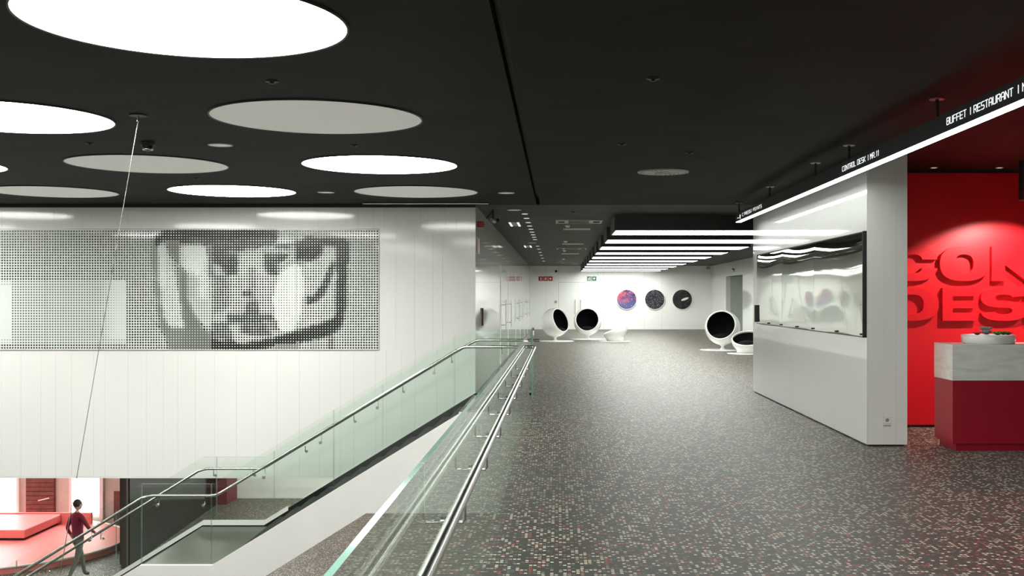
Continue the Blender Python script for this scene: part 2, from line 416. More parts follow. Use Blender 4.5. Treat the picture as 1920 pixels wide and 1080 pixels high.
for i in range(len(edges)-1):
    x1, x0 = edges[i], edges[i+1]
    pn = MB().box(x0+.003-ox, x1-.003-ox, -.012, .015, MZ0+.004-oz, MZ1-.004-oz).build('glass_panel', PRINTBASE, mural)
    mb = MB(); k = 0; xm = (707.6-1047)*YW/F
    while xm > x0:
        if xm < x1:
            for yy in ys:
                zz = 1.6-(yy-559)*YW/F; px, py = pxy(xm, zz)
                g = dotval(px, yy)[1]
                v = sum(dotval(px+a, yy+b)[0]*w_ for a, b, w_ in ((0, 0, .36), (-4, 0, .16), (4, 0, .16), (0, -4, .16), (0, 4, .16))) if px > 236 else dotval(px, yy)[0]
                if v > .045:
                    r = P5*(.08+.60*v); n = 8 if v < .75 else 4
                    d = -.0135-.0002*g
                    rr = r if n == 8 else r*1.12
                    a0 = math.pi/8 if n == 8 else 0
                    if n == 4: rr = r*1.10; 
                    pts = [(xm-ox+rr*math.cos(a0+2*math.pi*q/n), d, zz-oz+rr*math.sin(a0+2*math.pi*q/n)) for q in range(n)]
                    mb.add(pts, [tuple(range(n))], g)
        xm -= P5
    if mb.v:
        d = mb.build('dot_print', [DOT, DOTG, DOTROOM], pn, fix=False); tag(d, kind='stuff')
# thin dark outline of the mural
MB().box(MX0-ox, MX1-ox, -.013, .0, MZ1-.004-oz, MZ1+.004-oz).box(MX1-.003-ox, MX1+.003-ox, -.013, 0, MZ0-oz, MZ1-oz).box(MX0-ox, MX1-ox, -.013, 0, MZ0-.004-oz, MZ0-oz).build('edge_trim', PLATE, mural)

# ------------------------------------------------------------------ corridor wall (left of the lounge passage), glossy
wc = struct('wall_corridor', 'glossy white panelled wall running down the left of the far passage')
MB().box(XC-.25, XC-.012, YW+.25, YF, SOF, CEIL).build('backing', JOINT, wc)
MB().box(XC-.25, XC, YW+.001, YW+.249, SOF, CEIL-.002).build('end_panel', WHITE2, wc)
y = YW+.253; rnd = random.Random(2)
while y < YF-.01:
    w = rnd.choice([.9, 1.2, 1.5, 1.2]); y1 = min(y+w, YF)
    MB().box(XC-.011, XC, y+.0015, y1-.0015, 0, CEIL-.01).build('panel', WHITE2, wc); y = y1
for j, hy in enumerate((27.5, 30.5, 37.0, 40.0, 46.3, 49.3)):
    d = struct('door_%d' % (j+1), 'white flush door leaf with a long steel pull in the corridor wall')
    MB().box(XC+.001, XC+.012, hy-1.25 if j % 2 == 0 else hy-.18, hy+.18 if j % 2 == 0 else hy+1.25, .01, 2.4).build('door_leaf', WHITE2, d)
    h = MB(); h.tube([(XC+.075, hy, .80), (XC+.075, hy, 1.55)], .014)
    for zz in (.92, 1.43): h.tube([(XC+.012, hy, zz), (XC+.075, hy, zz)], .010)
    h.build('door_handle', STEEL, d)

# ------------------------------------------------------------------ far wall
wb = struct('wall_back', 'white panelled end wall behind the lounge chairs')
MB().box(XC-.2, XR+.9, YF+.012, YF+.3, 0, CEIL).build('backing', JOINT, wb)
xs = [XC, -.62, .005, 1.93, 2.2, 4.2, 5.05, XR]
for a, b in zip(xs[:-1], xs[1:]):
    z0 = 2.38 if (a, b) == (.005, 1.93) else .08
    MB().box(a+.002, b-.002, YF, YF+.011, z0, CEIL-.002).build('panel', WHITE2, wb)
MB().box(XC, XR, YF-.012, YF+.005, 0, .08).build('baseboard', PLATE, wb)
d = struct('door_7', 'white double door with two steel pulls in the end wall')
for a, b in ((.012, .966), (.970, 1.924)): MB().box(a, b, YF-.01, YF+.02, .01, 2.37).build('door_leaf', WHITE2, d)
for hx in (.82, 1.08):
    h = MB().tube([(hx, YF-.07, .80), (hx, YF-.07, 1.52)], .016)
    for zz in (.9, 1.42): h.tube([(hx, YF-.07, zz), (hx, YF-.01, zz)], .01)
    h.build('door_handle', STEEL, d)

# right wall with its deep recess
wr = struct('wall_right', 'white right-hand wall of the lounge with a tall recess')
MB().box(XR, XR+.2, 13.7, 44.3, 0, CEIL-.001).box(XR, XR+.2, 48.7, YF+.2, 0, CEIL-.001).box(XR, XR+.2, 44.3, 48.7, 2.56, CEIL-.001).build('wall_face', WHITE2, wr)
MB().box(XR+.2, XR+1.0, 48.7, 48.85, 0, 2.7).box(XR+1.0, XR+1.1, 44.2, 48.85, 0, 2.7).box(XR+.2, XR+1.0, 44.2, 44.3, 0, 2.7).build('recess', pm('pale_green_grey_paint', (.50, .54, .49), rough=.4), wr)
MB().box(XR+.02, XR+1.0, 44.3, 48.7, 2.56, 2.6).build('recess_head', PLATE, wr)

# ------------------------------------------------------------------ white partition block with mirrored case
BX0, BX1, BY0, BY1 = 3.33, 3.765, 11.74, 18.6
pt = struct('wall_partition', 'free-standing white glossy block wall right of the passage')
MB().box(BX0+.012, BX1-.012, BY0+.012, BY1, .02, CEIL-.002).build('core', JOINT, pt)
boards(pt, lambda a, b, p: MB().box(BX0-p*.5, BX0+.011, a, b, .02, CEIL-.004), BY0, BY1, .5, .9, .0015, 8, WHITE2)
boards(pt, lambda a, b, p: MB().box(a, b, BY0-p*.3, BY0+.011, .02, CEIL-.004), BX0+.012, BX1, .13, .2, .0012, 9, WHITE)
MB().box(BX1-.011, BX1, BY0+.012, BY1, .02, CEIL-.004).build('back_panel', WHITE, pt)
MB().box(BX0+.03, BX1-.03, BY0+.03, BY1-.03, 0, .02).build('plinth', BLACK, pt)
mz0, mz1 = 1.185, 2.315
case = thing('mirror_case', 'long row of three warped mirror panes on the white block wall', 'mirror', (BX0, 14.9, mz0))
cy = 14.9
for i, (a, b) in enumerate(((11.76, 14.03), (14.035, 16.04), (16.045, 18.08))):
    mb = MB(); nu, nv = 40, 34; vs = []
    for j in range(nv+1):
        for q in range(nu+1):
            u, v = q/nu, j/nv; yy = a+(b-a)*u; zz = mz0+(mz1-mz0)*v
            edge_z = (.020+.006*math.sin(math.pi*u))*math.exp(-(1-v)/.10)+.004*math.exp(-v/.05)
            bul = .005*math.sin(math.pi*u)*math.sin(math.pi*v)+.0012*math.sin(7*u+i)*math.sin(4*v+1)
            vs.append((-.035-bul+edge_z, yy-cy, zz-mz0))
    fs = [(j*(nu+1)+q, j*(nu+1)+q+1, (j+1)*(nu+1)+q+1, (j+1)*(nu+1)+q) for j in range(nv) for q in range(nu)]
    mb.add(vs, fs, 0, True); mb.build('mirror_pane', MIRROR, case, fix=False)
    for yy in (a+.06, (a+b)/2): MB().cbox(-.052, -.03, yy-.025-cy, yy+.025-cy, .012, .032, .003).build('fixing_clip', BLACK, case)
MB().box(-.045, 0, 11.745-cy, 11.76-cy, -.01, mz1-mz0+.01).box(-.03, 0, 11.745-cy, 18.1-cy, -.01, 0).box(-.03, 0, 11.745-cy, 18.1-cy, mz1-mz0, mz1-mz0+.008).box(-.03, 0, 18.08-cy, 18.1-cy, 0, mz1-mz0).build('frame', BLACK, case)
MB().box(-.075, -.032, 18.03-cy, 18.08-cy, .02, .30).build('hinge_block', BLACK, case)
so = thing('wall_socket', 'square white power socket low on the white block end', 'socket', (3.545, BY0, .285))
MB().cbox(-.042, .042, -.012, -.001, -.042, .042, .004).build('cover_plate', WHITEM, so)
MB().cyl((0, -.0135, 0), .02, .003, 20, axis=(0, 1, 0)).build('socket_well', PLATE, so)
MB().box(-.042, .042, -.010, -.001, -.062, -.056).build('slot_line', PLATE, so)  # thin grey slot line just under the plate

# ------------------------------------------------------------------ red desk zone
RY = 13.49
rw = struct('wall_desk', 'bright red wall behind the reception counter')
MB().box(BX1, 10, RY, RY+.15, .03, CEIL-.03).build('red_face', RED, rw)
MB().box(BX1, 10, RY+.01, RY+.15, 0, .03).box(BX1, 10, RY+.01, RY+.15, CEIL-.03, CEIL-.001).build('shadow_gap', BLACK, rw)

# slab letters
def arc(cx, cz, rx, rz, a0, a1, n=14, p=.8):
    out = []
    for i in range(n+1):
        a = math.radians(a0+(a1-a0)*i/n); c, s = math.cos(a), math.sin(a)
        out.append((cx+rx*math.copysign(abs(c)**p, c), cz+rz*math.copysign(abs(s)**p, s)))
    return out
def strip(outer, inner):          # closed band between two equal-length polylines -> quads
    return [[outer[i], outer[i+1], inner[i+1], inner[i]] for i in range(len(outer)-1)]
LW, LH = .60, .427
def glyph(ch, w, h):
    t, tv = w*.31, h*.20       # stem, bar thickness
    R = lambda x0, x1, z0, z1: [(x0, z0), (x1, z0), (x1, z1), (x0, z1)]
    if ch == 'O': return strip(arc(w/2, h/2, w/2, h/2, 0, 360, 40), arc(w/2, h/2, w*.19, h*.27, 0, 360, 40))
    if ch == 'C': return strip(arc(w/2, h/2, w/2, h/2, 10, 155, 20)+arc(w/2, h/2, w/2, h/2, 155, 350, 24)[1:], arc(w/2, h/2, w*.19, h*.27, 22, 155, 20)+arc(w/2, h/2, w*.19, h*.27, 155, 338, 24)[1:])
    if ch == 'D': return [R(0, t, 0, h)]+strip([(t, h)]+arc(w*.45, h/2, w*.55, h/2, 90, -90, 24)+[(t, 0)], [(t, h-tv)]+arc(w*.45, h/2, w*.24, h/2-tv, 90, -90, 24)+[(t, tv)])
    if ch == 'E': return [R(0, t, 0, h), R(t, w, h-tv*1.25, h), R(t, w*.97, h*.385, h*.615), R(t, w, 0, tv*1.25)]
    if ch == 'N': return [R(0, t*.9, 0, h), R(w-t*.9, w, 0, h), [(t*.9, h), (t*.9, h*.46), (w-t*.9, 0), (w-t*.9, h*.54)]]
    if ch == 'T': return [R(0, w, h-tv*1.3, h), R(w/2-t/2, w/2+t/2, 0, h-tv*1.3)]
    if ch == 'L': return [R(0, t, 0, h), R(t, w, 0, tv*1.3)]
    if ch == 'K': return [R(0, t, 0, h), [(t, h*.32), (t, h*.62), (w*.64, h), (w, h)], [(w*.42, h*.58), (w, 0), (w*.62, 0), (w*.26, h*.44)]]
    if ch == 'R': return [R(0, t, 0, h)]+strip([(t, h)]+arc(w*.55, h*.70, w*.42, h*.30, 90, -90, 16)+[(t, h*.40)], [(t, h-tv)]+arc(w*.55, h*.70, w*.16, h*.30-tv*.9, 90, -90, 16)+[(t, h*.40+tv*.8)])+[[(w*.36, h*.42), (w*.66, h*.42), (w, 0), (w*.66, 0)]]
    if ch == 'S':
        up = strip(arc(w/2, h*.70, w*.50, h*.30, 8, 270, 32), arc(w/2, h*.70, w*.185, h*.10, 8, 270, 32))
        lo = strip(arc(w/2, h*.30, w*.50, h*.30, -172, 90, 32), arc(w/2, h*.30, w*.185, h*.10, -172, 90, 32))
        return up+lo
ls = thing('red_wall_lettering', 'huge red slab letters spelling CONTROL DESK on the red wall', 'sign', (4.08, RY-.061, 1.33))
def slab(ch, x, z, w, h, parent):
    me = bpy.data.meshes.new('letter'); bm = bmesh.new()
    for q in glyph(ch, w, h):
        a = [bm.verts.new((x+p[0], 0, z+p[1])) for p in q]; 
        try: bm.faces.new(a)
        except ValueError: pass
    bmesh.ops.remove_doubles(bm, verts=bm.verts, dist=.0008)
    bmesh.ops.recalc_face_normals(bm, faces=bm.faces)
    for f in bm.faces:
        if f.normal.y > 0: f.normal_flip()
    ex = bmesh.ops.extrude_face_region(bm, geom=bm.faces[:])
    for v in ex['geom']:
        if isinstance(v, bmesh.types.BMVert): v.co.y += .06
    bmesh.ops.recalc_face_normals(bm, faces=bm.faces)
    bm.to_mesh(me); bm.free(); me.materials.append(REDL)
    o = bpy.data.objects.new('letter', me); COL.objects.link(o); o.parent = parent
SC = 13.42/F
for ch, px in zip('CONTROL', (1668, 1763, 1860, 1952, 2042, 2136, 2232)):
    w = {'T': 84, 'L': 76}.get(ch, 91)*SC
    slab(ch, (px-1047)*SC-4.08, (559-527)*SC+1.6-1.33, w, 65*SC, ls)
for ch, px, wd in zip('DESK', (1669, 1768, 1840, 1932), (92, 62, 86, 92)):
    slab(ch, (px-1047)*SC-4.08, (559-601.5)*SC+1.6-1.33, wd*SC, 61.5*SC, ls)

# reception counter
ct = thing('reception_counter', 'crimson reception counter with a thick pale stone top', 'counter', (6.1, 11.62, 0))
MB().cbox(-1.99, 2.6, -.27, .28, .74, 1.116, .003).build('stone_top', MARBLE, ct)
MB().box(-1.985, 2.6, -.265, .28, .08, .74).build('front_body', REDD, ct)
MB().box(-1.93, 2.55, -.215, .28, 0, .08).build('plinth', REDD, ct)
# planted dish on the counter
dx, dy, dz = 4.60, 11.64, 1.116
dish = thing('planted_dish', 'shallow round white dish of succulents on the stone counter', 'planter', (dx, dy, dz))
MB().lathe([(.001, 0), (.255, 0), (.272, .012), (.28, .09), (.274, .094), (.262, .09), (.255, .06), (.001, .06)], Matrix.Identity(4), 48).build('dish', SHELL, dish)
MB().cyl((0, 0, .061), .256, .008, 40).build('soil', SOIL, dish)
def rosette(cx, cy, r, h, n, mat, parent, name='succulent'):
    mb = MB()
    for lay in range(3):
        m = n-lay*2; rr = r*(1-.27*lay)
        for k in range(m):
            a = 2*math.pi*k/m+lay*.4; el = math.radians(34+22*lay)
            d = Vector((math.cos(a)*math.cos(el), math.sin(a)*math.cos(el), math.sin(el)))
            Mx = d.to_track_quat('Z', 'Y').to_matrix().to_4x4()
            mb.ellipsoid(Vector((cx, cy, .07+h*.25))+d*rr*.55, (rr*.20, rr*.10, rr*.5), 8, 6, 0, Mx)
    return mb.build(name, mat, parent)
rosette(-.04, -.05, .075, .10, 12, LEAFS, dish); rosette(-.01, .05, .085, .22, 12, LEAFS, dish)
rosette(.05, -.12, .07, .08, 10, LEAFG, dish); rosette(.13, -.08, .07, .09, 10, LEAFG, dish)
rosette(-.15, -.08, .055, .08, 9, LEAFR, dish); rosette(.20, -.03, .055, .08, 9, LEAFR, dish)

# pendant spots over the desk, and small downlights by the red wall
for i, px in enumerate((5.40, 7.0, 8.5)):
    p = thing('pendant_spot', ['slim black cylinder pendant lamp nearest the white block', 'black cylinder pendant lamp in the middle of the desk row', 'black cylinder pendant lamp at the far right of the desk row'][i], 'lamp', (px, 12.55, CEIL), group='pendant lamps over the reception counter')
    MB().lathe([(.085, -.45), (.085, 0)], Matrix.Identity(4), 28).cyl((0, 0, -.002), .085, .002).build('lamp_housing', BLACK, p)
    MB().lathe([(.085, -.45), (.062, -.45), (.055, -.435)], Matrix.Identity(4), 28).build('rim', BLACK, p)
    MB().cyl((0, 0, -.44), .056, .004).build('lamp_lens', PENDLIT, p)
    ld = bpy.data.lights.new('pendant_light', 'SPOT'); ld.energy = 210; ld.spot_size = math.radians(118); ld.spot_blend = .3; ld.shadow_soft_size = .04; ld.color = (1, .95, .88)
    lo = bpy.data.objects.new('pendant_light', ld); COL.objects.link(lo); lo.parent = p; lo.location = (0, 0, -.46); lo.rotation_euler = (math.radians(22), 0, 0)
for i, px in enumerate((1751, 1874)):
    p = thing('desk_downlight', ['tiny round downlight above the left letters', 'tiny round downlight above the right letters'][i], 'lamp', ((px-1047)*13.15/F, 13.15, CEIL), group='small downlights before the red wall')
    MB().lathe([(.05, 0), (.05, -.008), (.038, -.008)], Matrix.Identity(4), 20).build('trim_ring', PLATE, p)
    MB().cyl((0, 0, -.006), .038, .004, 18).build('lamp_lens', SMALLLIT, p)

# ------------------------------------------------------------------ sign beam
bm_x0, bm_x1, bz0, bz1 = 2.95, 3.04, 2.86, 3.01; by0, by1 = 3.0, 18.1
beam = thing('sign_beam', 'long black hanging sign beam with a glowing white underside', 'sign', (2.995, 10.5, bz0))
B = lambda x0, x1, y0, y1, z0, z1, mb: mb.box(x0-2.995, x1-2.995, y0-10.5, y1-10.5, z0-bz0, z1-bz0)
B(bm_x0, bm_x1, by0, by1, bz0+.006, bz1, MB()).build('beam_housing', BLACK, beam)
B(bm_x0+.003, bm_x1-.003, by0+.01, by1-.01, bz0, bz0+.005, MB()).build('light_strip', BEAMLIT, beam)
for yy in (5.9, 8.62, 11.23, 12.69, 15.42, 18.05):
    r = MB().cyl((0.005, yy-10.5, bz1-bz0), .014, CEIL-bz1, 10).build('hanger_rod', BLACK, beam)
    MB().cyl((0.005, yy-10.5, CEIL-bz0-.008), .06, .008, 20).build('ceiling_plate', PLATE, r)
# stroked square lettering
ST = {  # strokes on a 4 x 6 grid
 'A': [[(0, 0), (0, 5), (1, 6), (3, 6), (4, 5), (4, 0)], [(0, 2.6), (4, 2.6)]], 'B': [[(0, 0), (0, 6), (3.4, 6), (4, 5.4), (4, 3.6), (3.4, 3.1), (0, 3.1)], [(3.4, 3.1), (4, 2.6), (4, .6), (3.4, 0), (0, 0)]],
 'C': [[(4, 6), (.6, 6), (0, 5.4), (0, .6), (.6, 0), (4, 0)]], 'D': [[(0, 0), (0, 6), (3, 6), (4, 5), (4, 1), (3, 0), (0, 0)]], 'E': [[(4, 6), (0, 6), (0, 0), (4, 0)], [(0, 3), (3.6, 3)]],
 'F': [[(4, 6), (0, 6), (0, 0)], [(0, 3), (3.6, 3)]], 'I': [[(2, 0), (2, 6)]], '|': [[(2, 0), (2, 6)]], 'K': [[(0, 0), (0, 6)], [(4, 6), (1, 3), (0, 3)], [(1, 3), (4, 0)]], 'L': [[(0, 6), (0, 0), (4, 0)]],
 'M': [[(0, 0), (0, 6), (2, 3), (4, 6), (4, 0)]], 'N': [[(0, 0), (0, 6), (4, 0), (4, 6)]], 'O': [[(.6, 0), (0, .6), (0, 5.4), (.6, 6), (3.4, 6), (4, 5.4), (4, .6), (3.4, 0), (.6, 0)]],
 'P': [[(0, 0), (0, 6), (3.4, 6), (4, 5.4), (4, 3.4), (3.4, 2.8), (0, 2.8)]], 'R': [[(0, 0), (0, 6), (3.4, 6), (4, 5.4), (4, 3.4), (3.4, 2.8), (0, 2.8)], [(2.2, 2.8), (4, 0)]],
 'S': [[(4, 6), (.6, 6), (0, 5.4), (0, 3.6), (.6, 3), (3.4, 3), (4, 2.4), (4, .6), (3.4, 0), (0, 0)]], 'T': [[(0, 6), (4, 6)], [(2, 6), (2, 0)]], 'U': [[(0, 6), (0, .6), (.6, 0), (3.4, 0), (4, .6), (4, 6)]],
 '1': [[(1, 5), (2, 6), (2, 0)]], '.': [[(.2, 0), (.8, 0)]], '/': [[(.5, 0), (3.5, 6)]]}
def stroke_text(txt, y_start, y_end, z0, h, parent, x):
    """text on the beam's left face: reads from y_start towards smaller y"""
    mb = MB(); adv = (y_start-y_end)/sum({' ': .6, '.': .45, '1': .7, '|': .7}.get(c, 1) for c in txt); yy = y_start; tk = h*.12
    for c in txt:
        f = {' ': .6, '.': .45, '1': .7, '|': .7}.get(c, 1)
        for line in ST.get(c, []):
            for p, q in zip(line[:-1], line[1:]):
                a = Vector((p[0]/4*adv*.72, p[1]/6*h)); b = Vector((q[0]/4*adv*.72, q[1]/6*h)); d = (b-a).normalized(); n = Vector((-d.y, d.x))*tk/2
                tw = 1.3 if abs(d.y) > .8 else 1.0
                a2, b2 = a-d*tk*.4, b+d*tk*.4
                cs = [a2+n*tw, a2-n*tw, b2-n*tw, b2+n*tw]
                front = [(x-.0025, yy-k.x, z0+k.y) for k in cs]; back = [(x, yy-k.x, z0+k.y) for k in cs]
                mb.add(front+back, [(0, 1, 2, 3), (0, 4, 5, 1), (1, 5, 6, 2), (2, 6, 7, 3), (3, 7, 4, 0)])
        yy -= adv*f
    return mb.build('lettering', TEXTLIT, parent)
X_ = bm_x0-2.995
stroke_text('BUFFET | RESTAURANT | MR.11', 8.26-10.5, 6.65-10.5, .055, .050, beam, X_)
stroke_text('CONTROL DESK | MR.11', 11.30-10.5, 10.0-10.5, .055, .048, beam, X_)
stroke_text('C PRESS/ POINTS', 17.45-10.5, 15.75-10.5, .055, .045, beam, X_)
ic = MB().box(X_-.003, X_, 17.62-10.5, 17.70-10.5, .03, .095).box(X_-.003, X_, 17.80-10.5, 17.92-10.5, .05, .062); ic.build('exit_symbol', TEXTLIT, beam)

# ------------------------------------------------------------------ round ceiling lights
def disc(x, y, lit, label, grp, r=.905):
    o = thing('round_ceiling_light', label, 'ceiling light', (x, y, CEIL), group=grp)
    MB().lathe([(r+.012, 0), (r+.012, -.012), (r, -.012), (r, -.004)], Matrix.Identity(4), 96).build('trim_ring', BLACK, o)
    MB().cyl((0, 0, -.006), r, .005, 96).build('diffuser', LIT if lit else UNLIT_GLOW, o)
G1, G0 = 'large round ceiling lights over the void, lit', 'large round ceiling lights over the void, switched off'
disc(-2.13, 6.22, 1, 'largest glowing white disc at the top left of the ceiling', G1)
disc(-4.85, 9.5, 1, 'glowing disc cut by the left picture edge above the hanging cable', G1)
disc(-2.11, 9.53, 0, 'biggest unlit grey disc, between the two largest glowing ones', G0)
disc(-2.11, 12.88, 1, 'glowing disc right of centre, above the mural face', G1)
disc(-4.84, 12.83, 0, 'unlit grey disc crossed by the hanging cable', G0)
disc(-7.52, 12.85, 1, 'glowing disc showing only its right tip at the left edge', G1)
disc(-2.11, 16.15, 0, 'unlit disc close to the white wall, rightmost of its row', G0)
disc(-4.80, 16.03, 1, 'glowing disc of the row nearest the white wall', G1)
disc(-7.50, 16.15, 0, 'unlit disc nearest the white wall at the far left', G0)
for (x, y, l) in ((-4.85, 2.9, 1), (-7.5, 6.22, 1), (-10.2, 9.5, 1), (-10.2, 16.1, 1), (-12.9, 12.8, 1), (-2.13, -.4, 1), (-4.85, -3.2, 1), (.7, 1.8, 1), (3.0, -1.6, 1), (4.4, 1.6, 1)):  # last three are added to brighten the white block and the counter
    disc(x, y, l, 'glowing ceiling disc outside the view, some added as fill', 'ceiling discs outside the view')
G2 = 'small pale recessed lamps in the hall ceiling'
for (x, y, lb) in ((-3.48, 11.2, 'small pale round lamp between the two big unlit discs'), (-3.46, 16.2, 'small pale round lamp between glowing and unlit discs of the last row'),
                   (-.78, 16.3, 'small pale round lamp above the corner of the white wall'), (-.79, 19.45, 'small pale oval lamp just past the ceiling slot end'), (-.75, 31.0, 'small pale lamp far down the passage ceiling')):
    o = thing('recessed_lamp', lb, 'lamp', (x, y, CEIL), group=G2)
    MB().lathe([(.125, 0), (.125, -.01), (.112, -.01)], Matrix.Identity(4), 32).build('trim_ring', PLATE, o)
    MB().cyl((0, 0, -.007), .112, .005, 32).build('lens', UNLIT_GLOW, o)
G3 = 'row of tiny downlights along the passage ceiling'
for k, y in enumerate((20.4, 21.5, 22.7, 23.8, 24.9, 26.0, 27.1, 28.2, 29.3, 33, 35, 37.5, 40, 43, 46.5)):
    o = MB().lathe([(.055, 0), (.055, -.008), (.04, -.008), (.001, -.006)], Matrix.Identity(4), 16).build('tiny_downlight', SMALLLIT, None, (-.63, y, CEIL))
    tag(o, 'tiny round passage downlight, %s in the straight row counted from the near end' % ['first', 'second', 'third', 'fourth', 'fifth', 'sixth', 'seventh', 'eighth', 'ninth', 'tenth', 'eleventh', 'twelfth', 'thirteenth', 'fourteenth', 'last'][k], 'lamp', G3)

# light boxes over the lounge
G4 = 'wide parallel light boxes hung from the lounge ceiling'
ordn = ['nearest and broadest', 'second', 'third', 'fourth', 'fifth', 'sixth', 'seventh', 'eighth', 'ninth', 'farthest']
lb0 = None
for k in range(10):
    y0 = 20.74+3.34*k
    lab = '%s of the ten parallel white light boxes over the lounge' % ordn[k] if k in (0, 9) else '%s white light box counted from the front over the lounge' % ordn[k]
    if lb0 is None:
        lb0 = thing('light_box', lab, 'ceiling light', (1.07, y0, CEIL), group=G4)
        MB().box(0, 3.78, 0, .03, -.29, 0).box(0, 3.78, 1.57, 1.6, -.29, 0).box(0, .03, .03, 1.57, -.29, 0).box(3.75, 3.78, .03, 1.57, -.29, 0).build('side_frame', pm('charcoal_metal', (.03, .033, .031), rough=.45), lb0)
        MB().box(.03, 3.75, .03, 1.57, -.285, -.275).build('diffuser', BOXLIT, lb0); o = lb0
    else:
        o = copy_tree(lb0); o.location = (1.07, y0, CEIL); o['label'] = lab

# swirl vent, air slots, spotlight units
o = thing('swirl_vent', 'round slotted grey air vent in the dark ceiling', 'vent', (1.31, 13.6, CEIL))
MB().lathe([(.32, 0), (.32, -.012), (.29, -.014), (.285, -.004)], Matrix.Identity(4), 48).cyl((0, 0, -.003), .29, .002, 48).build('ring', PLATE, o)
mb = MB(); 
for rr, n in ((.235, 26), (.15, 16)):
    for k in range(n):
        a = 2*math.pi*k/n; c = Vector((rr*math.cos(a), rr*math.sin(a), -.008)); M = Matrix.Translation(c) @ Matrix.Rotation(a+.5, 4, 'Z')
        q = MB().box(-.038, .038, -.011, .011, -.006, .003); mb.add([(M @ Vector(v))[:] for v in q.v], q.f)
sv = mb.build('swirl_blade', pm('pale_vent_metal', (.8, .8, .76), rough=.5), o); tag(sv, kind='stuff')
MB().cyl((0, 0, -.012), .06, .01, 20).build('hub', PLATE, o)
G5 = 'twin spotlight units in the passage ceiling'
def twin(y, lb, w=.95):
    o = thing('twin_spotlight_unit', lb, 'ceiling light', (.42, y, CEIL), group=G5)
    MB().box(-w/2, w/2, -.5, -.46, -.02, 0).box(-w/2, w/2, .46, .5, -.02, 0).box(-w/2, -w/2+.03, -.46, .46, -.02, 0).box(w/2-.03, w/2, -.46, .46, -.02, 0).build('frame', PLATE, o)
    for s in (-1, 1):
        MB().box(s*w*.36-.13, s*w*.36+.13, -.45, .45, -.012, 0).build('lamp_plate', pm('pale_plate', (.42, .42, .38), rough=.4), o)
        MB().cyl((s*w*.38, 0, -.03), .07, .02, 20).build('spot_head', BLACK, o)
    MB().box(-w*.22, w*.22, -.4, .4, -.004, 0).build('slot_panel', BLACK, o)
twin(22.35, 'nearest twin spotlight unit in the passage ceiling'); twin(34.6, 'second twin spotlight unit down the passage ceiling'); twin(48.4, 'farthest twin spotlight unit down the passage ceiling')
G6 = 'slotted air grilles between the spotlight units'
for y, lb in ((24.8, 'nearest slotted air grille behind the first spotlight unit'), (31.6, 'second slotted air grille down the passage ceiling'), (38.6, 'farthest slotted air grille down the passage ceiling')):
    o = thing('air_grille', lb, 'vent', (.42, y, CEIL), group=G6)
    MB().box(-.31, .31, -.25, -.23, -.015, 0).box(-.31, .31, .23, .25, -.015, 0).box(-.31, -.29, -.23, .23, -.015, 0).box(.29, .31, -.23, .23, -.015, 0).build('frame', WHITEM, o)
    for q in range(7): MB().box(-.28, .28, -.2+q*.062, -.175+q*.062, -.012, 0).build('slat', WHITEM, o)
G7 = 'white smoke detectors on the passage ceiling'
for y, lb in ((23.6, 'white smoke detector just past the nearest spotlight unit'), (30.0, 'white smoke detector before the second air grille'), (35.9, 'white smoke detector past the second spotlight unit'), (43.5, 'farthest white smoke detector on the passage ceiling')):
    o = thing('smoke_detector', lb, 'smoke detector', (.20, y, CEIL), group=G7)
    MB().lathe([(.055, 0), (.055, -.02), (.04, -.045), (.001, -.05)], Matrix.Identity(4), 20).build('detector_body', WHITEM, o)
    MB().lathe([(.065, 0), (.065, -.008), (.055, -.008)], Matrix.Identity(4), 20).build('base_ring', PLATE, o)
G8 = 'square louvre lights near the corridor wall'
for y, x, lb in ((23.2, -.93, 'nearer square light with two bright strips by the corridor wall'), (33.2, -.93, 'farther square light with two bright strips by the corridor wall')):
    o = thing('strip_light_unit', lb, 'ceiling light', (x, y, CEIL), group=G8)
    MB().box(-.12, .12, -.6, .6, -.006, 0).build('backing_plate', PLATE, o)
    for s in (-1, 1): MB().box(s*.085-.02, s*.085+.02, -.58, .58, -.014, -.006).build('light_strip', emit_mat('strip_glow', (1, 1, .9), 1.3), o)
# small dark sprinkler heads
G9 = 'small dark sprinkler heads in the hall ceiling'
for px, py, lb in ((510, 152, 'dark sprinkler head below the largest glowing disc'), (1225, 147, 'dark sprinkler head in the bare right ceiling nearest the camera'), (1166, 270, 'dark sprinkler head left of the swirl vent'), (1293, 286, 'dark sprinkler head right of the swirl vent'),
                   (168, 268, 'dark sprinkler head left of the small black camera'), (664, 272, 'dark sprinkler head between two big discs'), (1075, 397, 'dark sprinkler head where the passage ceiling begins'), (368, 334, 'dark sprinkler head above the wall boards')):
    Y = (CEIL-1.6)*F/(559-py)
    o = thing('sprinkler_head', lb, 'sprinkler', ((px-1047)*Y/F, Y, CEIL), group=G9)
    MB().lathe([(.05, 0), (.05, -.006), (.02, -.008), (.014, -.012)], Matrix.Identity(4), 16).build('sprinkler_base', BLACK, o)
    MB().lathe([(.022, -.018), (.022, -.02), (.001, -.02)], Matrix.Identity(4), 12).cyl((0, 0, -.018), .006, .008, 8).build('deflector', BLACK, o)

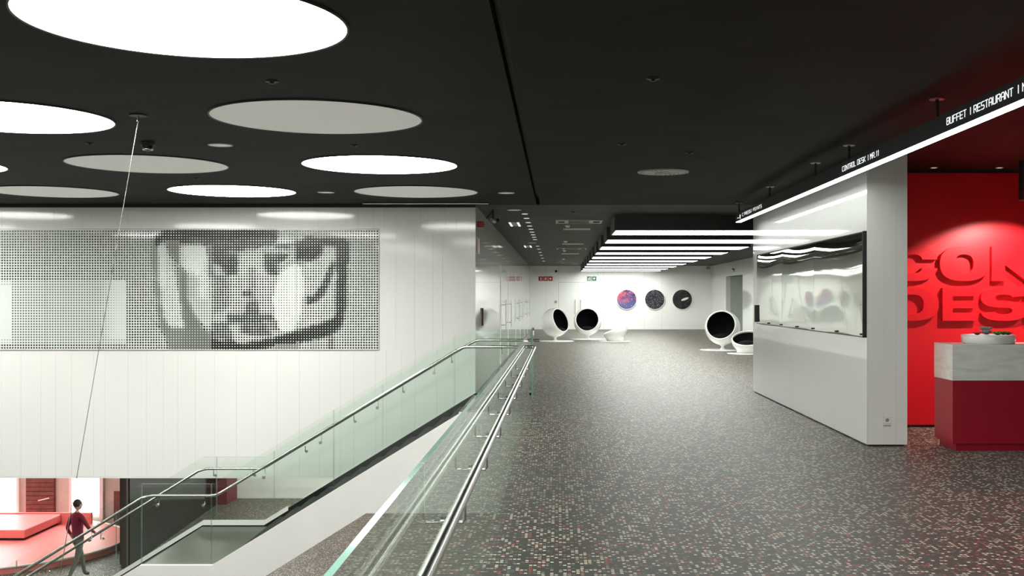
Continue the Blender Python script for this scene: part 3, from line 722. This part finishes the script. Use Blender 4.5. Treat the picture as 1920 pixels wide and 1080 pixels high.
# dome camera by the cable, cable with its plate
o = thing('dome_camera', 'small black camera with a white rim on the ceiling beside the cable', 'camera', (-4.17, 11.05, CEIL))
MB().lathe([(.07, 0), (.07, -.03), (.055, -.035)], Matrix.Identity(4), 24).build('camera_base', BLACK, o)
MB().ellipsoid((0, 0, -.04), (.055, .055, .05)).build('dome', BLACKG, o)
MB().lathe([(.05, -.062), (.054, -.075), (.035, -.085)], Matrix.Identity(4), 24).build('rim', STEEL, o)
o = thing('tension_cable', 'thin steel cable slanting from the ceiling down past the mural', 'cable', (-3.62, 9.37, CEIL))
MB().cyl((0, 0, -.012), .075, .012, 28).build('anchor_plate', BLACK, o)
MB().cyl((0, 0, -.06), .010, .05, 12).build('anchor_bolt', STEEL, o)
MB().tube([(0, 0, -.06), (-1.33, 0, LOW-CEIL)], .0035, 6).build('cable', STEEL, o)
o = thing('ceiling_rail', 'slim steel rail with a rounded end along the wall top', 'rail', (-2.2, 17.8, CEIL-.03))
MB().tube([(-1.0, 0, -.0), (1.04, 0, -.0), (1.06, 0, -.005)], .016, 10).build('rail_bar', STEEL, o)
for xx in (-.8, .8): MB().cyl((xx, 0, .01), .008, .02, 8).build('rail_clip', BLACK, o)
o = thing('bracket_camera', 'black bracket camera hanging at the corner above the red box', 'camera', (-1.16, 19.3, CEIL))
MB().tube([(0, 0, 0), (0, 0, -.19)], .014, 8).tube([(0, 0, -.02), (-.12, 0, -.17)], .010, 8).build('bracket', BLACK, o)
MB().cyl((-.02, -.14, -.20), .03, .22, 14, axis=(.2, 1, -.1)).build('camera_body', PLATE, o)
MB().ellipsoid((.09, -.05, -.20), (.03, .03, .03), 12, 8).build('lens_ball', BLACKG, o)

# wall mounted bits
o = thing('alarm_sounder', 'small dark red box high on the corridor wall near its corner', 'alarm', (XC, 18.95, 2.88))
MB().cbox(.001, .10, -.06, .06, -.055, .055, .01).build('housing', REDSIGN, o)
MB().cyl((.10, 0, 0), .025, .008, 16, axis=(1, 0, 0)).build('grille', REDSIGN, o)
o = thing('projecting_notice', 'narrow red-framed white notice on the corridor wall below the red box', 'sign', (XC, 19.0, 2.52))
MB().box(.001, .012, -.17, .17, -.14, .14).build('sign_plate', PICT, o)
MB().box(.012, .016, -.17, -.15, -.14, .14).box(.012, .016, .15, .17, -.14, .14).box(.012, .016, -.15, .15, .12, .14).box(.012, .016, -.15, .15, -.14, -.12).build('sign_frame', REDSIGN, o)
o = thing('access_reader', 'small dark reader panel on the corridor wall by the first door', 'reader', (XC, 19.9, 1.26))
MB().cbox(.001, .03, -.04, .04, -.16, .16, .006).build('housing', DARKWOOD, o)
MB().box(.03, .033, -.025, .025, -.05, .1).build('screen', BLACKG, o)
sF = YF/F
o = thing('fire_sign', 'red strip of three square fire safety pictograms on the end wall', 'sign', ((1023-1047)*sF, YF, (559-522.5)*sF+1.6))
for i, cx in enumerate((-.235, 0, .235)):
    p = MB().box(cx-.108, cx+.108, -.022, -.001, -.108, .108).build('sign_plate', REDSIGN, o)
    m = MB()
    if i == 0: m.cbox(cx-.02, cx+.02, -.026, -.022, -.07, .06, .001).box(cx-.008, cx+.008, -.026, -.022, .06, .08).box(cx+.03, cx+.042, -.026, -.022, -.06, .04)
    elif i == 1: m.lathe([(.06, 0), (.06, .004), (.028, .004), (.028, 0)], Matrix.Translation((cx, -.022, 0)) @ aim((0, -1, 0)), 24)
    else: m.prism([(cx-.07, -.02), (cx-.02, -.02), (cx-.02, -.06), (cx+.07, 0), (cx-.02, .06), (cx-.02, .02), (cx-.07, .02)], 'y', -.026, -.022)
    m.build('pictogram', PICT, p)
o = thing('exit_sign', 'green strip of two square escape pictograms on the end wall', 'sign', ((1109.5-1047)*sF, YF, (559-522.5)*sF+1.6))
for i, cx in enumerate((-.12, .12)):
    p = MB().box(cx-.108, cx+.108, -.022, -.001, -.108, .108).build('sign_plate', GREENSIGN, o)
    m = MB()
    if i == 0: m.box(cx+.015, cx+.06, -.026, -.022, -.08, .07).prism([(cx-.07, -.07), (cx-.04, -.07), (cx-.01, .03), (cx-.04, .05)], 'y', -.026, -.022)
    else: m.prism([(cx-.06, -.015), (cx-.01, -.015), (cx-.01, -.055), (cx+.06, .02), (cx-.01, .07), (cx-.01, .035), (cx-.06, .035)], 'y', -.026, -.022)
    m.build('pictogram', PICT, p)
o = thing('ball_camera', 'small black ball camera above the red sign on the end wall', 'camera', ((1042.5-1047)*sF, YF-.12, (559-508.7)*sF+1.6))
MB().ellipsoid((0, 0, 0), (.06, .06, .06)).build('ball', BLACKG, o); MB().cyl((0, .05, 0), .02, .07, 12, axis=(0, 1, 0)).build('arm', BLACK, o)
o = thing('call_point', 'small reddish-grey call point beside the double door on the end wall', 'call point', ((1042-1047)*sF, YF, (559-566)*sF+1.6))
MB().cbox(-.05, .05, -.03, -.001, -.06, .06, .008).build('housing', pm('faded_red', (.45, .22, .2), rough=.5), o); MB().box(-.03, .03, -.033, -.03, -.03, .02).build('button', PLATE, o)
o = thing('corner_speaker', 'small grey speaker hanging from the ceiling in the far right corner', 'speaker', ((1328-1047)*50/F, 50, CEIL))
MB().cyl((0, 0, -.12), .02, .12, 10).build('stem', PLATE, o); MB().cbox(-.09, .09, -.08, .08, -.26, -.12, .02).build('housing', PLATE, o)
o = thing('wall_beacon', 'oval grey beacon on the right wall above the tall recess', 'beacon', (XR, 46.5, 2.79))
MB().ellipsoid((-.04, 0, 0), (.06, .16, .09)).build('beacon_body', PLATE, o); MB().ellipsoid((-.085, -.02, .02), (.03, .06, .035), 12, 8).build('lamp_lens', SHELL, o)

# round space pictures
for i, (px, lb, kd) in enumerate(((1175, 'round picture of a pink and blue nebula, leftmost of three', 0), (1227.5, 'round picture of a dense dark star field, middle of three', 1), (1279, 'round picture of a bright tilted galaxy, rightmost of three', 2))):
    o = thing('round_picture', lb, 'picture', ((px-1047)*sF, YF, (559-561.5)*sF+1.6), group='round space pictures on the end wall')
    A = aim((0, -1, 0))
    MB().lathe([(.50, 0), (.50, .05), (.48, .055), (.472, .05)], A, 48).build('frame', SHELL, o)
    MB().cyl((0, -.001, 0), .474, .045, 48, axis=(0, -1, 0)).build('print', space_mat('space_print_%s' % 'abc'[i], kd), o)
    if kd == 2:
        M = Matrix.Translation((.13, -.047, .02)) @ Matrix.Rotation(-.35, 4, 'Y')
        MB().ellipsoid((0, 0, 0), (.19, .002, .055), 24, 12, 0, M).build('galaxy', PICT, o)

# ------------------------------------------------------------------ lounge chairs
def shell_lathe(R, a0, inner, n=40, squash=1.0):
    pr = []; a0 = math.radians(a0); m = 26
    for j in range(m+1):
        a = math.pi-(math.pi-a0)*j/m; pr.append((max(1e-4, R*math.sin(a)), R*math.cos(a)*squash))
    r2 = R-.035
    pr.append(((R-.0175)*math.sin(a0)+.0, (R-.0175)*math.cos(a0)*squash+.018))
    for j in range(m+1):
        a = a0+(math.pi-a0)*j/m; pr.append((max(1e-4, r2*math.sin(a)), r2*math.cos(a)*squash))
    return pr
def ball_chair(x, y, n, lb, R=.54):
    o = thing('ball_chair', lb, 'chair', (x, y, 0), group='ball chairs and low bowl chairs in the lounge')
    M = Matrix.Translation((0, 0, .69)) @ aim(n)
    MB().lathe(shell_lathe(R, 58, False), M, 44).build('shell', SHELL, o)
    a0 = math.radians(60); pr = [(max(1e-4, (R-.04)*math.sin(a0+(math.pi-a0)*j/20)), (R-.04)*math.cos(a0+(math.pi-a0)*j/20)) for j in range(21)]
    MB().lathe(pr, M, 40).build('lining', LINING, o)
    nn = Vector(n).normalized(); c = Vector((0, 0, .69))+Vector((nn.x, nn.y, 0))*.12+Vector((0, 0, -.27))
    MB().ellipsoid(c, (.30, .30, .09)).build('seat_cushion', LINING, o)
    MB().lathe([(.13, .165), (.055, .13), (.045, .08), (.07, .035), (.16, .022)], Matrix.Identity(4), 28).build('stem', SHELL, o)
    MB().lathe([(.70, 0), (.70, .008), (.45, .018), (.16, .026), (.001, .027)], Matrix.Identity(4), 48).build('base_disc', SHELL, o)
    return o
ball_chair(-.12, 40.5, (.74, -.56, .34), 'white ball chair turned right, leftmost in the lounge')
ball_chair(1.14, 42.4, (-.10, -.95, .28), 'white ball chair facing the camera, beside the leftmost one')
ball_chair(5.07, 33.6, (-.33, -.88, .32), 'white ball chair alone before the tall recess, near the white block')
def bowl_chair(x, y, n, lb, R=.47):
    o = thing('bowl_chair', lb, 'chair', (x, y, 0), group='ball chairs and low bowl chairs in the lounge')
    M = Matrix.Translation((0, 0, .40)) @ aim(n)
    MB().lathe(shell_lathe(R, 82, False, squash=.80), M, 40).build('shell', SHELL, o)
    a0 = math.radians(88); pr = [(max(1e-4, (R-.045)*math.sin(a0+(math.pi-a0)*j/16)), .8*(R-.045)*math.cos(a0+(math.pi-a0)*j/16)) for j in range(17)]
    MB().lathe(pr, M, 36).build('lining', LINING, o)
    MB().ellipsoid((0, 0, .26), (.33, .33, .12)).build('seat_cushion', LINING, o)
    MB().lathe([(.34, .20), (.32, .03), (.25, .026)], Matrix.Identity(4), 32).build('foot', SHELL, o)
    MB().lathe([(.60, 0), (.60, .01), (.3, .022), (.001, .024)], Matrix.Identity(4), 40).build('base_disc', SHELL, o)
bowl_chair(2.10, 40.2, (-.42, .02, .91), 'low white bowl chair right of the two ball chairs')
bowl_chair(5.47, 31.4, (-.12, -.42, .88), 'low white bowl chair half hidden behind the white block')

# ------------------------------------------------------------------ staircase
YN, YFR = 15.30, 17.90
def zs(x):
    X = -x
    if X <= 1.36: return 0
    if X <= 4.85: return -(X-1.36)*(2.14/3.49)
    if X <= 5.86: return -2.14
    return max(LOW, -2.14-(X-5.86)*(2.14/3.49))
XE = -5.86-(2.14-LOW-4.28+0)*0  # start of lower flight
xend = -5.86-(-LOW-2.14)*3.49/2.14
prof_x = [-.44, -1.36, -4.85, -5.86, xend]
st = thing('staircase', 'staircase in the void going down left with white side face', 'staircase', (-4, 16.6, LOW))
T = lambda p: (p[0]+4, p[1]-LOW)
def stairpoly(up, low, xs_=prof_x, lowflat=None):
    top = [(x, zs(x)+up) for x in xs_]; bot = [(x, zs(x)+low) for x in reversed(xs_)]
    return top+bot
near_poly = [(-.44, 0), (-1.36, 0), (-4.85, -2.14), (-5.86, -2.14), (xend, LOW), (xend+1.1, LOW), (-5.86, -2.84), (-4.98, -2.84), (-2.69, SOF), (-.44, SOF)]
MB().prism([T(p) for p in near_poly], 'y', YN-.08-16.6, YN-.005-16.6).build('white_side_stringer', WHITEM, st)
far_poly = stairpoly(0, -.55)
MB().prism([T(p) for p in far_poly], 'y', YFR+.02-16.6, YFR+.10-16.6).build('dark_stringer', BLACKG, st)
cap = stairpoly(.075, .0)
cap_l = [p for p in [(-4.45, zs(-4.45)+.075), (-4.85, -2.065), (-5.86, -2.065), (xend, LOW+.075), (xend, LOW), (-5.86, -2.14), (-4.85, -2.14), (-4.45, zs(-4.45))]]
MB().prism([T(p) for p in cap_l], 'y', YFR+.02-16.6, YFR+.10-16.6).build('white_cap', WHITEM, st)
cap_r = [(-.44, .04), (-1.36, .04), (-4.45, zs(-4.45)+.04), (-4.45, zs(-4.45)), (-1.36, 0), (-.44, 0)]
MB().prism([T(p) for p in cap_r], 'y', YFR+.02-16.6, YFR+.10-16.6).build('dark_cap', BLACKG, st)
sof = [(-1.40, -.35), (-4.9, -2.45), (-5.86, -2.45), (xend+.6, LOW), (xend+1.0, LOW), (-5.86, -2.75), (-4.98, -2.75), (-2.69, SOF), (-1.40, SOF)]
MB().prism([T(p) for p in sof], 'y', YN+.0-16.6, YFR+.02-16.6).build('soffit', WHITEM, st)
def flight(x0, z0, n, going, rise):
    me = None
    for k in range(n):
        xa = x0-going*k; z = z0-rise*(k+1)
        o = MB().box(-going, 0, -(YFR+.015-YN)/2, (YFR+.015-YN)/2, -.17, 0).build('step', STEPM, st) if me is None else bpy.data.objects.new('step', me)
        if me is None: me = o.data
        else: COL.objects.link(o); o.parent = st
        o.location = (xa+4, (YN+YFR+.015)/2-16.6, z-LOW-.0)
flight(-1.36, -.02, 12, 3.49/13, 2.14/13)
MB().box(-5.86+4, -1.36-12*3.49/13+4, YN-16.6, YFR+.015-16.6, -2.30-LOW, -2.16-LOW).build('landing', LANDM, st)
nl = 15; flight(-5.86, -2.16, nl-1, (-5.86-xend)/nl, (-LOW-2.16)/nl)

def glass_run(xs_, yg, lo, hi, th=.017, parent=None, org=(0, 0, 0)):
    for a, b in zip(xs_[:-1], xs_[1:]):      # a > b
        brk = [a-.006]+[p for p in (-1.36, -4.85, -5.86) if b+.02 < p < a-.02]+[b+.006]
        top = [(x-org[0], max(zs(x), LOW)+hi-org[2]) for x in brk]; bot = [(x-org[0], zs(x)+lo-org[2]) for x in reversed(brk)]
        MB().prism(top+bot, 'y', yg-th/2-org[1], yg+th/2-org[1], mi=1, mcap=0).build('glass_panel', [GLASS, EDGE], parent)
def rail_pts(xs_, y, off):
    out = []
    for x in xs_: out.append((x, y, zs(x)+off))
    return out
def rail(parent, y, yg, x_right, org, off=.91, loff=.955):
    s = 2.14/3.49
    p = [(x_right, y, off), (-1.30, y, off), (-1.36, y, off-.012), (-1.44, y, off-.05)]
    p += [(-4.78, y, zs(-4.78)+off+.03), (-4.84, y, -2.14+loff), (-4.92, y, -2.14+loff-.01), (-5.74, y, -2.14+loff-.01), (-5.80, y, -2.14+loff-.02), (-5.90, y, zs(-5.90)+off+.02), (xend+.2, y, zs(xend+.2)+off)]
    p = [(a-org[0], b-org[1], c-org[2]) for a, b, c in p]
    h = MB().tube(p, .021, 12).build('handrail', STEEL, parent)
    for xx in (-.8, -1.75, -2.55, -3.35, -4.15, -5.0, -5.65, -6.6, -7.5, -8.4):
        if xx > x_right: continue
        zr = zs(xx)+(off if xx > -4.85 or xx < -5.86 else loff-.01)
        m = MB().tube([(xx-org[0], y-org[1], zr-.018-org[2]), (xx-org[0], y-org[1], zr-.11-org[2]), (xx-org[0], (y+(yg-y)*.2)-org[1], zr-.125-org[2]), (xx-org[0], yg-org[1], zr-.125-org[2])], .006, 8)
        m.cyl((xx-org[0], yg+(y-yg)*.12-org[1], zr-.125-org[2]), .022, .02*(1 if y > yg else -1), 14, axis=(0, 1, 0))
        m.build('rail_bracket', STEEL, h)
on = (-3.2, YN, -1.0)
nb = thing('near_stair_balustrade', 'green-tinted glass balustrade with steel handrail on the near side of the stairs', 'balustrade', on)
glass_run([-.46, -1.465, -3.16, -4.88, -5.86, -7.62, -9.3], YN, -.02, 1.13, parent=nb, org=on)
rail(nb, YN+.09, YN, -.34, on)
of = (-3.2, YFR+.06, -1.0)
fb = thing('far_stair_balustrade', 'glass balustrade with steel handrail between the stairs and the white wall', 'balustrade', of)
glass_run([-.42, -1.465, -2.9, -4.69, -5.64, -7.3, -9.2], YFR+.06, .08, 1.12, parent=fb, org=of)
rail(fb, YFR-.07, YFR+.06, -.31, of)
MB().box(-.50-of[0], -.42-of[0], -.03, .03, 0-of[2], .07-of[2]).build('floor_clamp', STEEL, fb)

# balustrade along the edge of the upper floor
XG = -.415
og = (XG, 8, 0)
gb = thing('floor_edge_balustrade', 'long glass balustrade with steel handrail running from the camera along the void', 'balustrade', og)
ysg = [.75, 3.3, 5.7, 8.1, 10.5, 12.9, 15.28]
for a, b in zip(ysg[:-1], ysg[1:]):
    MB().prism([(a+.006-8, -.12), (b-.006-8, -.12), (b-.006-8, 1.10), (a+.006-8, 1.10)], 'x', -.0085, .0085, mi=1, mcap=0, sides=[1, 0, 1, 0]).build('glass_panel', [GLASS, EDGE], gb)
MB().box(-.024, -.0095, .75-8, 15.28-8, -.30, -.02).build('edge_channel', STEEL, gb)
MB().prism([(17.25-8, 0), (17.93-8, 0), (17.93-8, 1.12), (17.25-8, 1.12)], 'x', -.0125, .0125, mi=1, mcap=0).build('glass_panel', [GLASS, EDGE], gb)
h = MB().tube([(-.335-XG, .8-8, .90), (-.335-XG, 15.2-8, .90), (-.335-XG, 15.33-8, .903), (-.36-XG, YN+.09-8, .907)], .021, 14).build('handrail', STEEL, gb)
for k in range(10):
    yy = 1.49+1.195*k+.0; yy = 3.885+1.195*(k-2)
    MB().tube([(-.335-XG, yy-8, .885), (-.335-XG, yy-8, .81), (-.342-XG, yy-8, .800), (.010, yy-8, .800)], .006, 8).cyl((.0095, yy-8, .80), .02, .012, 14, axis=(1, 0, 0)).build('rail_bracket', STEEL, h)

# ------------------------------------------------------------------ lower hall
lw = struct('wall_lower', 'plain white end wall of the lower hall')
MB().box(-11, 6, 33.7, 33.9, LOW, SOF).build('wall_face', WHITEM, lw)
MB().box(-17.5, -11.0, 30.0, 30.2, LOW, SOF).build('wall_face', BEIGE, lw)
MB().box(-11.2, -10.41, 31.5, 31.7, LOW, SOF).build('wall_face', WHITEM, lw)
MB().box(6, 6.2, YW, 33.9, LOW, SOF).build('wall_face', WHITEM, lw)
tag(MB().box(-17.5, 6, YW+.25, 34, SOF-.0, SOF+.2).build('ceiling_lower', WHITEM), 'white soffit over the lower hall', kind='structure')
MB().box(-6.35, -5.95, 33.3, 33.7, LOW, SOF).build('column', pm('grey_column_paint', (.30, .30, .27), rough=.5), lw)
MB().box(-10.27, -9.95, 32.65, 33.69, LOW, SOF).build('red_pier', pm('dark_red_panel', (.16, .01, .02), rough=.5), lw)
w1 = struct('window_1', 'blown-out daylight window at the left of the lower hall')
MB().box(-17.4, -14.9, 29.93, 29.97, LOW+.2, SOF-.02).build('pane', DAY, w1)
MB().box(-14.9, -14.83, 29.9, 30.0, LOW, SOF).build('window_frame', WHITEM, w1)
w2 = struct('window_2', 'tall glaring daylight opening behind the walking person')
MB().box(-13.38, -12.62, 29.93, 29.97, LOW+.25, SOF-.02).build('pane', DAY, w2)
MB().box(-13.45, -13.38, 29.9, 30.0, LOW, SOF).box(-12.62, -12.52, 29.9, 30.0, LOW, SOF).build('window_frame', WHITEM, w2)
pc = thing('slatted_wood_panel', 'brown slatted wooden panel on the pale lower wall', 'panel', (-14.25, 29.98, -3.83))
MB().box(-.40, .40, -.05, 0, -.49, .49).build('backing_board', DARKWOOD, pc)
for q in range(8): MB().box(-.385, .385, -.075, -.05, -.475+q*.12, -.372+q*.12).build('slat', DARKWOOD, pc)
MB().prism([(-.05, -.15), (.25, -.08), (.25, -.05), (-.05, -.12)], 'y', -.085, -.076).build('white_tube', PICT, pc)
dfm = thing('brown_door_post', 'brown wooden post between pale panels right of the bright opening', 'post', (-11.85, 29.9, LOW))
MB().cbox(-.12, .06, -.12, .0, 0, -LOW+SOF-.01, .01).build('post', DARKWOOD, dfm)
MB().box(-.35, -.13, -.05, 0, .0, .9).build('low_panel', DARKWOOD, dfm)
dg = tag(MB().prism([(-9.89, 25.1), (-10.26, 32.6), (-10.40, 32.6), (-10.03, 25.1)], 'z', LOW, SOF-.002).build('wall_dark_glass', BLACKG), 'tall black glass wall of the lower hall behind the stairs', kind='structure')
tag(MB().box(-10.03, -9.91, 24.95, 25.08, LOW, SOF-.002).box(-10.20, -10.10, 25.3, 25.4, LOW, SOF-.002).build('trim_1', pm('dark_bronze', (.05, .035, .03), rough=.5)), 'thin brown mullion at the edge of the black glass wall', kind='structure')
# coral platform and bench
pf = thing('coral_platform', 'curved coral red platform with a pale rim in the lower hall', 'platform', (-14.3, 26.9, LOW))
ring = [(3.45*math.cos(a), 2.95*math.sin(a)) for a in [2*math.pi*k/64 for k in range(64)]]
MB().prism([(max(x, -3.0), y_) for x, y_ in ring], 'z', 0, .155).build('platform_top', CORAL, pf)
rim = MB().tube([(x, y_, .15) for x, y_ in ring if x > -3.0 and True][0:0] or [(3.45*math.cos(a), 2.95*math.sin(a), .15) for a in [math.radians(-110+200*k/50) for k in range(51)]], .025, 8).build('rim', PICT, pf)
bn = thing('coral_bench', 'coral red bench block with a dark shadow slot below', 'bench', (-14.5, 28.2, LOW+.155))
MB().cbox(-1.5, 1.2, -1.1, .9, .06, .27, .02).build('bench_body', CORAL, bn)
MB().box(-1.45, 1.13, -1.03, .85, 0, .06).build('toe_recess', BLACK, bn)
MB().box(-1.5, 2.0, .91, 1.0, 0, .30).build('back_panel', CORAL, bn)
# unseen fill lamps added under the soffit to brighten the lower hall
for k, (x, y) in enumerate([(x, y) for x in (-8, -5, -2, 1.5) for y in (21, 25, 29, 32)]+[(-13.5, 22), (-13.5, 26)]):
    o = thing('lower_hall_fill', 'unseen round fill lamp added in the soffit of the lower hall', 'lamp', (x, y, SOF), group='unseen round fill lamps added in the lower hall soffit')
    MB().cyl((0, 0, -.02), .35, .018, 28).build('lens', LOWLIT, o)

# ------------------------------------------------------------------ walking person in the lower hall
def person(x, y, z, rz):
    o = thing('person', 'person in a maroon top and grey trousers walking through the lower hall', 'person', (x, y, z), rz)
    V = [(0, 0, .95), (0, .01, 1.10), (0, .02, 1.27), (0, .03, 1.42), (0, .03, 1.50), (0, .02, 1.56),
         (.09, 0, .90), (.10, -.16, .50), (.10, -.24, .10), (.10, -.36, .06),
         (-.09, 0, .90), (-.10, .10, .50), (-.10, .30, .14), (-.10, .24, .04),
         (.18, .03, 1.40), (.24, .10, 1.14), (.22, -.02, .92), (.22, -.07, .84),
         (-.18, .03, 1.40), (-.25, -.08, 1.16), (-.20, -.26, 1.03), (-.18, -.33, 1.00)]
    E = [(0, 1), (1, 2), (2, 3), (3, 4), (4, 5), (0, 6), (6, 7), (7, 8), (8, 9), (0, 10), (10, 11), (11, 12), (12, 13), (3, 14), (14, 15), (15, 16), (16, 17), (3, 18), (18, 19), (19, 20), (20, 21)]
    R = [.13, .125, .15, .12, .06, .055, .095, .065, .045, .04, .095, .065, .045, .04, .06, .045, .032, .03, .06, .045, .032, .03]
    me = bpy.data.meshes.new('body'); me.from_pydata(V, E, []); b = bpy.data.objects.new('body', me); COL.objects.link(b); b.parent = o
    sk = b.modifiers.new('skin', 'SKIN'); sk.use_smooth_shade = True
    for i, r in enumerate(R): me.skin_vertices[0].data[i].radius = (r, r*.82)
    me.skin_vertices[0].data[0].use_root = True
    su = b.modifiers.new('sub', 'SUBSURF'); su.levels = 1; su.render_levels = 1
    # evaluate, then colour by height: trousers, top, skin
    dg_ = bpy.context.evaluated_depsgraph_get(); ev = b.evaluated_get(dg_); m2 = bpy.data.meshes.new_from_object(ev)
    b.modifiers.clear(); b.data = m2
    for mt in (TOPM, TROUSER, SKIN, SHOE): m2.materials.append(mt)
    for p in m2.polygons:
        c = p.center; p.use_smooth = True
        arm_end = (abs(c.x) > .14 and c.z < 1.0 and abs(c.x) > .17) or (c.x < -.12 and c.y < -.27 and c.z > .8)
        p.material_index = 2 if c.z > 1.50 or arm_end and c.z > .75 else (0 if c.z > .95 or abs(c.x) > .19 else (1 if c.z > .10 else 3))
    hd = MB().ellipsoid((0, .0, 1.655), (.076, .095, .115), 20, 14)
    hd.ellipsoid((0, -.098, 1.645), (.013, .02, .022), 8, 6); hd.ellipsoid((.078, .005, 1.65), (.012, .02, .03), 8, 6); hd.ellipsoid((-.078, .005, 1.65), (.012, .02, .03), 8, 6)
    h = hd.build('head', SKIN, o)
    MB().ellipsoid((.030, -.084, 1.665), (.011, .008, .007), 8, 6).ellipsoid((-.030, -.084, 1.665), (.011, .008, .007), 8, 6).build('eyes', BLACK, h)
    MB().ellipsoid((0, -.088, 1.605), (.024, .008, .006), 8, 6).build('mouth', TOPM, h)
    MB().ellipsoid((0, .022, 1.69), (.084, .096, .10), 20, 12).build('hair', HAIR, h)
    for s, (wx, wy, wz) in ((1, (.22, -.07, .84)), (-1, (-.18, -.33, 1.00))):
        hb = MB(); d = Vector((0, -.25, -.97)) if s == 1 else Vector((0, -1, -.2)); d.normalize(); w = Vector((wx, wy, wz)); sx = Vector((0, 1, 0)) if s == 1 else Vector((1, 0, 0))
        hb.ellipsoid(w+d*.05, (.018, .032, .045) if s == 1 else (.032, .045, .018), 10, 8)
        for q in range(4):
            r0 = w+d*.08+sx*(-.027+.018*q); L_ = (.065, .075, .072, .055)[q]
            hb.tube([r0, r0+d*L_*.5, r0+d*L_+Vector((0, .0, -.01))], .008, 6)
        hb.tube([w+d*.03+sx*.03, w+d*.06+sx*.05, w+d*.085+sx*.052], .009, 6)
        hb.build('hand', SKIN, o)
person(-10.55, 23.9, LOW, math.radians(150))
